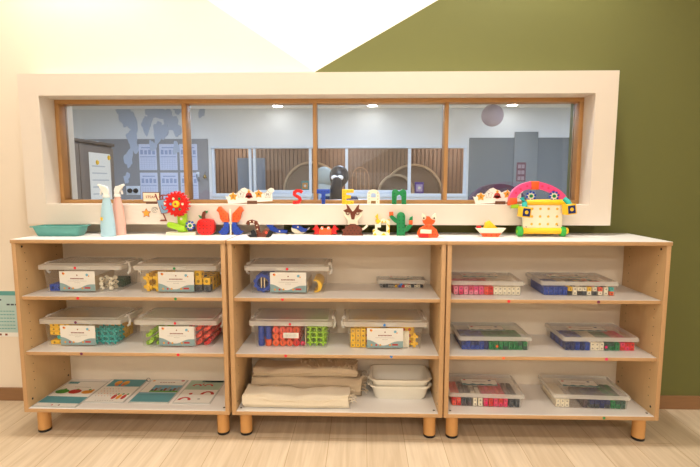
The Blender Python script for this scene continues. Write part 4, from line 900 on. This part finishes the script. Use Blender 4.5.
for a, b in ((211, 213.5), (248.5, 251), (253, 255.5), (309.5, 312), (346, 348.8), (409, 412), (464.5, 467)): fr2(a, b, 148.4, 193.5, YR + .015, YR + .085)
for a, b, y in ((255.5, 309.5, .05), (348.8, 409, .05)):
    fr2(a, b, 190, 193.4, YR + .03, YR + .075)
    part(G().box(fx(a), fx(b), YR + y, YR + y + .005, fz(190), fz(148.4), PANE), 'pane', win2, smooth=False)
# arched wooden shelves
AW = mat('pale_arch_wood', 'C6A680', .55, .06, 20); AWI = mat('arch_back_wood', '9C7F66', .6)
# grey folding screen seen behind the far window
g = thing('folding_screen', 'grey folding screen behind the second pane from left, far room', 'screen', (S5(252, YR + .6), YR + .6, 0))
SCR = mat('blue_grey_screen', '7C8B9C', .6)
for nm, x0, x1_, q in (('screen_leaf', -.3, -.005, .2), ('screen_leaf', .005, .3, -.2)):
    o = part(G().box(x0, x1_, -.012, .012, .02, Z5(158, YR + .6), SCR, .004), nm, g); o.rotation_euler.z = q
def arch_shelf(x, y, r, top, label):
    t = thing('arched_shelf', label, 'shelf', (x, y, 0), 0, 'arched wooden shelves in the far room'); n = 24; zc = top - r
    o = [(r, 0)] + [(r * math.cos(PI * i / n), zc + r * math.sin(PI * i / n)) for i in range(n + 1)] + [(-r, 0)]
    q = r - .045; i_ = [(q, 0)] + [(q * math.cos(PI * i / n), zc + q * math.sin(PI * i / n)) for i in range(n + 1)] + [(-q, 0)]
    g = G(); tb_o = o + i_[::-1]; g.prism(tb_o, -.13, .13, AW); part(g, 'arch_frame', t)
    part(G().prism(i_, .11, .125, AWI), 'back_panel', t)
    for z in (.35, zc - .03): part(G().box(-q, q, -.125, .11, z, z + .022, AW), 'shelf_board', t)
    return zc - .008
Y3, Y4 = 8.5, 8.1
zb1 = arch_shelf(S5(313, Y3), Y3, .64, Z5(161.5, Y3), 'arched wooden shelf in the far room, left of the two people')
zb2 = arch_shelf(S5(414, Y3), Y3, .65, Z5(164, Y3), 'arched wooden shelf holding a purple box, far room')
zb3 = arch_shelf(S5(397, Y4), Y4, .38, Z5(174, Y4), 'lower arched wooden shelf in front of the taller one')
def carton(x, y, z, w_, d_, h_, m, m2, label, cat='box'):
    t = thing('toy_box', label, cat, (x, y, z)); part(G().box(-w_ / 2, w_ / 2, -d_ / 2, d_ / 2, 0, h_, m, .004), 'carton', t)
    g = G(); g.box(-w_ * .36, w_ * .36, -d_ / 2 - .001, -d_ / 2, h_ * .2, h_ * .8, m2); g.prism(circ(0, h_ * .5, w_ * .18, 10), -d_ / 2 - .002, -d_ / 2 - .001, CARD); part(g, 'printed_front', t)
PURP = mat('purple_card', '5B3F9E', .5); LILAC = mat('lilac_card', 'B9A8D8', .5)
carton(S5(420, Y3), Y3 - .05, zb2, .19, .1, .26, PURP, LILAC, 'purple box standing on the far arched shelf')
carton(S5(306, Y3), Y3 - .05, zb1, .16, .1, .22, mat('sea_card', '5B9A92', .5), PORA, 'small multicoloured box on the left far arched shelf')
t = thing('plush_toy', 'white plush toy on the far arched shelf beside the purple box', 'plush toy', (S5(405, Y3), Y3 - .05, zb2)); PLW = mat('white_plush', 'E6E2EA', .9, .05, 80)
part(G().ball((0, 0, .065), (.065, .055, .068), PLW), 'body', t); g = G(); g.ball((0, -.005, .165), .05, PLW); g.ball((-.035, 0, .21), .018, PLW); g.ball((.035, 0, .21), .018, PLW); part(g, 'head', t)
for s_ in (-1, 1): part(G().ball((s_ * .05, -.05, .025), (.022, .035, .022), PLW), 'paw', t)
# small wooden chair behind the far window
CW = mat('chair_wood', 'A87C58', .5, .08, 15)
def kid_chair(x, y, rz, label):
    t = thing('wooden_chair', label, 'chair', (x, y, 0), rz, 'wooden chairs in the far room')
    part(G().box(-.2, .2, -.2, .2, .43, .46, CW, .01), 'seat', t)
    for a in (-1, 1):
        for b_ in (-1, 1): part(G().cyl((a * .17, b_ * .17, 0), (a * .16, b_ * .16, .43), .017, .02, CW, 12), 'leg', t)
    g = G(); n = 12; g.tube([(-.18, .18, .46)] + [(-.18 * math.cos(PI * i / n), .2 + .03 * math.sin(PI * i / n), 1.22 + .22 * math.sin(PI * i / n)) for i in range(n + 1)] + [(.18, .18, .46)], .016, CW, 8)
    for i in (-1, 0, 1): g.tube([(i * .09, .185, .46), (i * .09, .22, 1.4 - .04 * abs(i))], .016, CW, 8)
    part(g, 'backrest', t)
kid_chair(S5(364, 7.9), 7.9, .25, 'tall wooden hoop-back chair behind the far window, right of the people')
# left: tall dark cabinet with a paper pinned on its side
t = thing('tall_cabinet', 'tall dark brown cabinet behind the leftmost window pane', 'cabinet', (-1.3, 2.35, 0)); DB = mat('dark_brown_cabinet', '5F5248', .5, .08, 12, stretch=(2, 2, .4)); DB2 = mat('mid_brown_door', '75675C', .5, .06, 12, stretch=(2, 2, .4))
part(G().box(-.25, .25, -.55, .42, .06, 1.47, DB, .004), 'carcass', t); part(G().box(-.27, .27, -.57, .44, 1.47, 1.5, DB, .004), 'top_board', t); part(G().box(-.23, .23, -.53, .4, 0, .06, BLACK), 'plinth', t)
for a, b_, yy in ((-.54, -.16, -.2), (-.15, .41, -.1)):
    d = part(G().box(.25, .268, a, b_, .08, 1.45, DB2, .003), 'door', t); part(G().cyl((.285, yy, .72), (.285, yy, .86), .006, .006, STEEL, 10).cyl((.268, yy, .73), (.285, yy, .73), .004, .004, STEEL, 8).cyl((.268, yy, .85), (.285, yy, .85), .004, .004, STEEL, 8), 'handle', d)
t = thing('pinned_paper', 'long white paper held by yellow pins on the dark cabinet', 'paper', (-1.031, 2.5, .62))
g = G(); PG = mat('paper_grey_line', 'B9BEC4', .7); g.box(0, .002, -.17, .19, 0, .77, PAPER)
for r_ in range(9): g.box(.0018, .0026, -.13, .15 - .03 * (r_ % 3), .12 + r_ * .065, .13 + r_ * .065, PG)
part(g, 'sheet', t)
for y, z in ((-.04, .68), (.165, .735), (-.05, .24), (.16, .24)): part(G().cyl((.002, 0, 0), (.012, 0, 0), .024, .018, YEL, 14), 'pin', t, (0, y, z))
# map decal and calendars on the far wall
MAPB = mat('map_decal_blue', 'AEBCD4', .7); rnd = random.Random(11)
t = thing('map_decal', 'pale blue map decal across the far wall behind the left panes', 'wall decal', (fx(150), YR - .0125, 1.75))
def land(cx, cy, rx, ry):
    ph = [rnd.uniform(0, 6.3) for _ in range(4)]; P = []
    for i in range(30):
        a = 2 * PI * i / 30; r = 1 + .24 * math.sin(2 * a + ph[0]) + .17 * math.sin(3 * a + ph[1]) + .12 * math.sin(5 * a + ph[2]) + .08 * math.sin(9 * a + ph[3])
        P.append((fx(cx) + r * rx * .013635 * K * math.cos(a) - fx(150), fz(cy) + r * ry * .01365 * K * math.sin(a) - 1.75))
    g = G(); g.prism(P, -.003 - .0007 * LAND.index((cx, cy, rx, ry)), .0005 if fz(cy) < fz(139) else .012, MAPB); part(g, 'land_shape', t)
LAND = ((128, 118, 8, 13), (121, 110, 5, 6), (132, 140, 6, 10), (127, 158, 4, 10), (147, 124, 5, 9), (154, 112, 7, 6), (160, 132, 6, 12), (166, 116, 8, 8), (175, 126, 6, 9), (180, 110, 5, 4), (152, 146, 3, 6), (176, 148, 4, 5), (124, 178, 3, 5), (203, 112, 3.2, 5.5))
for a in LAND: land(*a)
CALW = mat('calendar_paper', 'C6D0EA', .6, .02); CALL = mat('calendar_print', '93A3CB', .6)
for r_, (ya, yb_) in enumerate(((144, 170), (172.5, 199))):
    for c_, xa in enumerate((137.5, 158.5, 179)):
        pos = ('left', 'middle', 'right')[c_]
        t = thing('wall_calendar', '%s pale blue calendar sheet in the %s row on the far wall' % (pos, ('upper', 'lower')[r_]), 'calendar', (fx(xa), YR - .012, fz(yb_)), 0, 'calendar sheets on the far wall')
        W_ = 18 * .013635 * K; H_ = (yb_ - ya) * .01365 * K; g = G(); g.box(0, W_, -.003, 0, 0, H_, CALW)
        for i in range(1, 7): g.box(W_ * i / 7 - .002, W_ * i / 7 + .002, -.0036, -.003, .02, H_ * .45, CALL); 
        for i in range(6): g.box(.015, W_ - .015, -.0036, -.003, .02 + i * H_ * .085, .024 + i * H_ * .085, CALL)
        g.box(.02, W_ - .02, -.0036, -.003, H_ * .5, H_ * .53, CALL); g.box(.05, W_ - .05, -.0036, -.003, H_ * .84, H_ * .88, CALL)
        for i in range(4): g.box(.03 + i * .08, .085 + i * .08, -.0036, -.003, H_ * .6, H_ * .78 - .01 * (i % 2), CALL)
        part(g, 'calendar_sheet', t)
t = thing('socket_panel', 'white socket panel with two black plugs above the spray bottles', 'socket', (fx(130), YR - .012, fz(190.5)))
part(G().box(-.14, .14, -.012, 0, -.09, .09, ALU, .004), 'face_plate', t)
for x in (-.06, .06): part(G().cyl((x, -.012, -.005), (x, -.06, -.005), .048, .042, BLACK, 18, .004), 'plug', t)
t = thing('hanging_bell', 'small brass ornament hanging on the far grey wall', 'ornament', (fx(204.5), YR - .045, fz(178)))
BR = mat('aged_brass', '8A7448', .35, .1, 20, .5, .8); part(G().lathe([(.004, .07), (.022, .06), (.03, .02), (.042, 0), (.04, -.002)], BR), 'bell', t); part(G().tube([(0, 0, .068), (0, .005, .1), (0, .033, .12)], .004, BR), 'hook', t)
t = thing('lamp_bracket', 'slanted blue-grey bracket on the far wall beside the calendars', 'bracket', (fx(197), YR - .012, fz(180)))
part(G().box(-.03, .03, -.01, 0, .06, .16, ALU, .003), 'wall_plate', t); part(G().tube([(-.02, -.01, .11), (.0, -.08, .06), (.05, -.14, -.03)], .012, SCR), 'arm', t)
# right: grey door with a maroon notice, pink ball standing in for a pane reflection, mauve armchair
dr = link('door_1', None); dr['kind'] = 'structure'
part(G().box(fx(513), fx(536), YR - .03, YR - .012, 0, fz(133), mat('grey_door', '7B8389', .5, .02), .003), 'door_leaf', dr)
dl = part(G().cyl((fx(516), YR - .03, 1.0), (fx(516), YR - .07, 1.0), .012, .012, STEEL, 12).cyl((fx(516), YR - .065, 1.0), (fx(519), YR - .065, 1.0), .009, .009, STEEL, 12), 'door_handle', dr)
t = thing('door_notice', 'maroon notice on the grey door behind the right pane', 'notice', (fx(520.5), YR - .03, fz(172))); MAR = mat('maroon_notice', '6E4A58', .6); MARL = mat('notice_print', '9A8A92', .6)
g = G(); g.box(-.09, .09, -.003, 0, -.185, .185, MAR)
for i in range(2):
    for j in range(3): g.box(-.065 + i * .07, -.005 + i * .07, -.0036, -.003, -.16 + j * .115, -.085 + j * .115, MARL)
part(g, 'notice_sheet', t)
t = thing('reflection_ball', 'dusty pink ball in place of a reflection high in the right pane', 'reflection', (S5(491, 6.6), 6.6, Z5(117, 6.6)))  # solid ball stands in for a faint reflection in the glass
LP_ = mat('dusty_pink_reflection', 'B4A6B0', .8); part(G().lathe([(.02, -.19)] + [(.192 * math.sin(PI * i / 14) * (1 + .015 * (i % 2)), -.192 * math.cos(PI * i / 14)) for i in range(1, 14)] + [(.02, .19)], LP_, seg=28), 'pink_ball', t); part(G().cyl((0, 0, .185), (0, 0, ZC - Z5(117, 6.6)), .002, .002, GREY, 6), 'cord', t)
t = thing('armchair', 'mauve rounded armchair behind the right banner', 'armchair', (S5(505, 3.6), 3.6, 0)); MV = mat('mauve_upholstery', '5E4656', .85, .06, 60)
part(G().box(-.3, .3, -.3, .22, .2, .45, MV, .05), 'seat', t)
g = G(); g.prism([(-.36, .2), (.36, .2)] + [(.36 * math.cos(PI * i / 16), .84 + .26 * math.sin(PI * i / 16)) for i in range(17)], .2, .36, MV, .04); part(g, 'backrest', t)
for s_ in (-1, 1): part(G().box(min(s_ * .28, s_ * .38), max(s_ * .28, s_ * .38), -.3, .25, .2, .62, MV, .045), 'armrest', t)
for a in (-1, 1):
    for b_ in (-1, 1): part(G().cyl((a * .27, b_ * .24, 0), (a * .25, b_ * .22, .21), .018, .024, CW, 12), 'leg', t)

# ------------------------------------------------------------------ the two seated people, backs to the glass
SKIN = mat('warm_skin', 'B98263', .55, .03)
def skinned(verts, edges, name, m, lv=2):
    me = bpy.data.meshes.new(name); me.from_pydata([v[0] for v in verts], edges, [])
    o = bpy.data.objects.new(name, me); COL.objects.link(o)
    o.modifiers.new('s', 'SKIN'); 
    for i, v in enumerate(verts):
        r = v[1]; me.skin_vertices[0].data[i].radius = (r, r) if not isinstance(r, tuple) else r
    me.skin_vertices[0].data[0].use_root = True
    ss = o.modifiers.new('d', 'SUBSURF'); ss.levels = lv; bpy.context.view_layer.update()
    out = bpy.data.meshes.new_from_object(o.evaluated_get(bpy.context.evaluated_depsgraph_get()))
    bpy.data.objects.remove(o); bpy.data.meshes.remove(me); out.materials.clear(); out.materials.append(m); out.shade_smooth(); return out
def person(x, y, rz, label, top_m, pants_m, top_label):
    t = thing('person', label, 'person', (x, y, 0), rz)
    V = [((0, .03, .53), .12), ((0, .02, .7), .115), ((0, 0, .87), .12), ((0, 0, .97), .075), ((0, 0, 1.03), .048), ((0, -.015, 1.09), .066), ((0, -.02, 1.165), (.075, .092)), ((0, -.015, 1.235), .066)]
    E_ = [(i, i + 1) for i in range(7)]
    for s_ in (-1, 1):
        b_ = len(V); V += [((s_ * .09, -.02, .52), .09), ((s_ * .1, -.42, .5), .062), ((s_ * .1, -.44, .27), .05), ((s_ * .1, -.43, .07), .035), ((s_ * .105, -.55, .03), .03)]
        E_ += [(0, b_), (b_, b_ + 1), (b_ + 1, b_ + 2), (b_ + 2, b_ + 3), (b_ + 3, b_ + 4)]
        b_ = len(V); V += [((s_ * .17, 0, .9), .055), ((s_ * .22, -.03, .68), .042), ((s_ * .17, -.26, .62), .032), ((s_ * .15, -.31, .62), .024), ((s_ * .145, -.36, .615), .022)]
        E_ += [(2, b_), (b_, b_ + 1), (b_ + 1, b_ + 2), (b_ + 2, b_ + 3), (b_ + 3, b_ + 4)]
        k = len(V) - 1
        for i in range(4):
            q = len(V); fxp = (i - 1.5) * .017; V += [((s_ * .145 + fxp, -.4, .612), .0085), ((s_ * .145 + fxp, -.44 + .008 * abs(i - 1), .6), .0075)]; E_ += [(k, q), (q, q + 1)]
        q = len(V); V += [((s_ * .115, -.355, .612), .009), ((s_ * .1, -.385, .605), .008)]; E_ += [(k - 1, q), (q, q + 1)]
    link('body', skinned(V, E_, 'body', SKIN), t)
    g = G()
    for s_ in (-1, 1): g.ball((s_ * .032, -.105, 1.18), (.014, .009, .009), CARD, 10, 8); g.ball((s_ * .032, -.112, 1.18), (.006, .004, .006), BLACK, 8, 6)
    g.ball((0, -.118, 1.15), (.012, .018, .02), SKIN, 10, 8); g.ball((0, -.108, 1.112), (.024, .007, .007), mat('lip_rose', '9A5048', .5), 10, 8); part(g, 'face', t)
    V = [((0, .03, .5), .16), ((0, .02, .7), .14), ((0, 0, .87), .14), ((0, 0, .955), .085)]; E_ = [(0, 1), (1, 2), (2, 3)]
    for s_ in (-1, 1):
        b_ = len(V); V += [((s_ * .165, 0, .905), .075), ((s_ * .225, -.03, .68), .058), ((s_ * .185, -.22, .625), .045)]; E_ += [(2, b_), (b_, b_ + 1), (b_ + 1, b_ + 2)]
    o = link('tunic', skinned(V, E_, 'tunic', top_m), t); o['label'] = top_label
    V = [((0, .02, .53), .15)]; E_ = []
    for s_ in (-1, 1): b_ = len(V); V += [((s_ * .09, -.03, .52), .105), ((s_ * .1, -.42, .5), .08), ((s_ * .1, -.44, .27), .068), ((s_ * .1, -.43, .09), .058)]; E_ += [(0, b_), (b_, b_ + 1), (b_ + 1, b_ + 2), (b_ + 2, b_ + 3)]
    link('trousers', skinned(V, E_, 'trousers', pants_m), t)
    return t
def stool(x, y, label):
    t = thing('round_stool', label, 'stool', (x, y, 0), 0, 'stools under the two people'); part(G().cyl((0, 0, .37), (0, 0, .405), .17, .17, CW, 28, .006), 'seat', t)
    for i in range(4): a = PI / 4 + i * PI / 2; part(G().cyl((.15 * math.cos(a), .15 * math.sin(a), 0), (.11 * math.cos(a), .11 * math.sin(a), .37), .016, .02, CW, 12), 'leg', t)
NAVYC = mat('navy_cloth', '2A3350', .85, .06, 80); HAIR = mat('black_hair', '15131A', .45, .2, 60, stretch=(8, 8, .6)); HIJ = mat('grey_green_scarf', 'A3AEAE', .8, .05, 40); BLUEC = mat('pale_blue_cloth', '8FA6C6', .85, .05, 80)
xa = S5(340, 3.3); p1 = person(xa, 3.3, PI - .08, 'person seen from behind, dark ponytail with white bow, navy top', NAVYC, SLATE, 'navy blue top'); stool(xa, 3.27, 'round wooden stool under the person with the ponytail')
g = G(); g.ball((0, .0, 1.185), (.108, .118, .118), HAIR, 24, 16); g.ball((0, .06, 1.16), (.095, .07, .11), HAIR, 20, 12)
# the hair keeps the face free
bmesh.ops.delete(g.bm, geom=[v for v in g.bm.verts if v.co.y < -.07 and v.co.z < 1.235], context='VERTS')
hr = part(g, 'hair', p1)
part(G().tube([(0, .11, 1.17), (0, .165, 1.14), (.01, .175, 1.05), (.015, .15, .93), (.01, .14, .82), (.005, .14, .74)], [.03, .05, .065, .068, .055, .02], HAIR, 14), 'ponytail', hr)
g = G(); WB = mat('white_bow_cloth', 'E9E6E6', .8)
for s_ in (-1, 1): g.ball((s_ * .032, .165, 1.165), (.036, .018, .028), WB, 12, 8)
g.ball((0, .172, 1.165), (.014, .014, .016), WB, 10, 8); part(g, 'hair_bow', hr, label='white hair bow')
xb = S5(324.5, 4.05); p2 = person(xb, 4.05, -2.0, 'person in grey headscarf beside the one with the ponytail', BLUEC, NAVYC, 'pale blue top'); stool(xb + .03, 4.04, 'round wooden stool under the person in the headscarf')
g = G(); g.ball((0, .005, 1.19), (.112, .125, .125), HIJ, 24, 16)
bmesh.ops.delete(g.bm, geom=[v for v in g.bm.verts if v.co.y < -.085 and v.co.z < 1.24], context='VERTS')
g.lathe([(.085, 1.1), (.12, 1.05), (.165, .98), (.215, .88), (.225, .8), (.222, .795), (.2, .88), (.14, .99), (.08, 1.08)], HIJ, sy=.8, seg=28); part(g, 'headscarf', p2)

# ------------------------------------------------------------------ lights
LAMP = mat('lit_lamp_face', 'FFF4E2', .5, 0, emit=30)
WARM = (1, .94, .86); CW_ = (.74, .85, 1)
def lamp(kind, loc, power, col, rot=(0, 0, 0), **k):
    d = bpy.data.lights.new('ceiling_or_fill_lamp', kind); d.energy = power; d.color = col
    for a, b in k.items(): setattr(d, a, b)
    o = bpy.data.objects.new('ceiling_or_fill_lamp', d); COL.objects.link(o); o.location = loc; o.rotation_euler = rot; return o
for x in (.156, 1.229, 2.231): lamp('SPOT', (x, .0, 2.72), 84, WARM, (.05, 0, 0), spot_size=1.9, spot_blend=.9, shadow_soft_size=.06)
for x in (-.6, 1.25, 3.1):
    for y, pw in ((-1.25, 10), (-3.6, 24), (-5.6, 38)): lamp('AREA', (x, y, 2.72), pw, WARM, size=.25)  # the two rear rows are added as frontal fill for the shelves
for px_, lbl in ((279, 'second'), (373, 'third'), (510, 'fourth')):
    yl = 7.0
    t = thing('ceiling_downlight', 'round lit ceiling downlight seen high in the %s window pane from left' % lbl, 'light', (S5(px_, yl), yl, ZC), 0, 'downlights in the far room')
    part(G().cyl((0, 0, -.012), (0, 0, 0), .1, .105, CEILM, 28), 'trim_ring', t); part(G().cyl((0, 0, -.016), (0, 0, -.0115), .088, .088, LAMP, 28), 'lamp_face', t)
for x in (-2.4, 1.4, 5.0):
    for y in (2.2, 5.2): lamp('AREA', (x, y, ZC - .02), 60, CW_, size=.6)
for x in (-1.5, 1.2, 3.6): lamp('AREA', (x, 8.4, ZC - .02), 34, WARM, size=.4)  # added fill to brighten the slatted space, no fittings modelled
wd = bpy.data.worlds.new('world'); sc.world = wd; wd.use_nodes = True
wd.node_tree.nodes['Background'].inputs[0].default_value = (1, .95, .9, 1); wd.node_tree.nodes['Background'].inputs[1].default_value = .1

# ------------------------------------------------------------------ camera
cd = bpy.data.cameras.new('camera'); cam = bpy.data.objects.new('camera', cd); COL.objects.link(cam)
yaw, pit, rol = -.0267, -.1085, .0003
fw = Vector((math.sin(yaw) * math.cos(pit), math.cos(yaw) * math.cos(pit), math.sin(pit))); r = Vector((math.cos(yaw), -math.sin(yaw), 0)); u = r.cross(fw)
r2 = r * math.cos(rol) + u * math.sin(rol); u2 = -r * math.sin(rol) + u * math.cos(rol)
cam.matrix_world = Matrix((( r2.x, u2.x, -fw.x, 1.4732), (r2.y, u2.y, -fw.y, -1.8872), (r2.z, u2.z, -fw.z, 1.1075), (0, 0, 0, 1)))
cd.sensor_width = 36; cd.lens = 462.77 * 36 / 700; cd.clip_start = .01; cd.clip_end = 60
sc.camera = cam
sc.cycles.transparent_max_bounces = 32; sc.cycles.max_bounces = 8
sc.view_settings.view_transform = 'Standard'; sc.view_settings.look = 'None'; sc.view_settings.exposure = .06; sc.view_settings.gamma = 1
sc.view_settings.use_curve_mapping = False
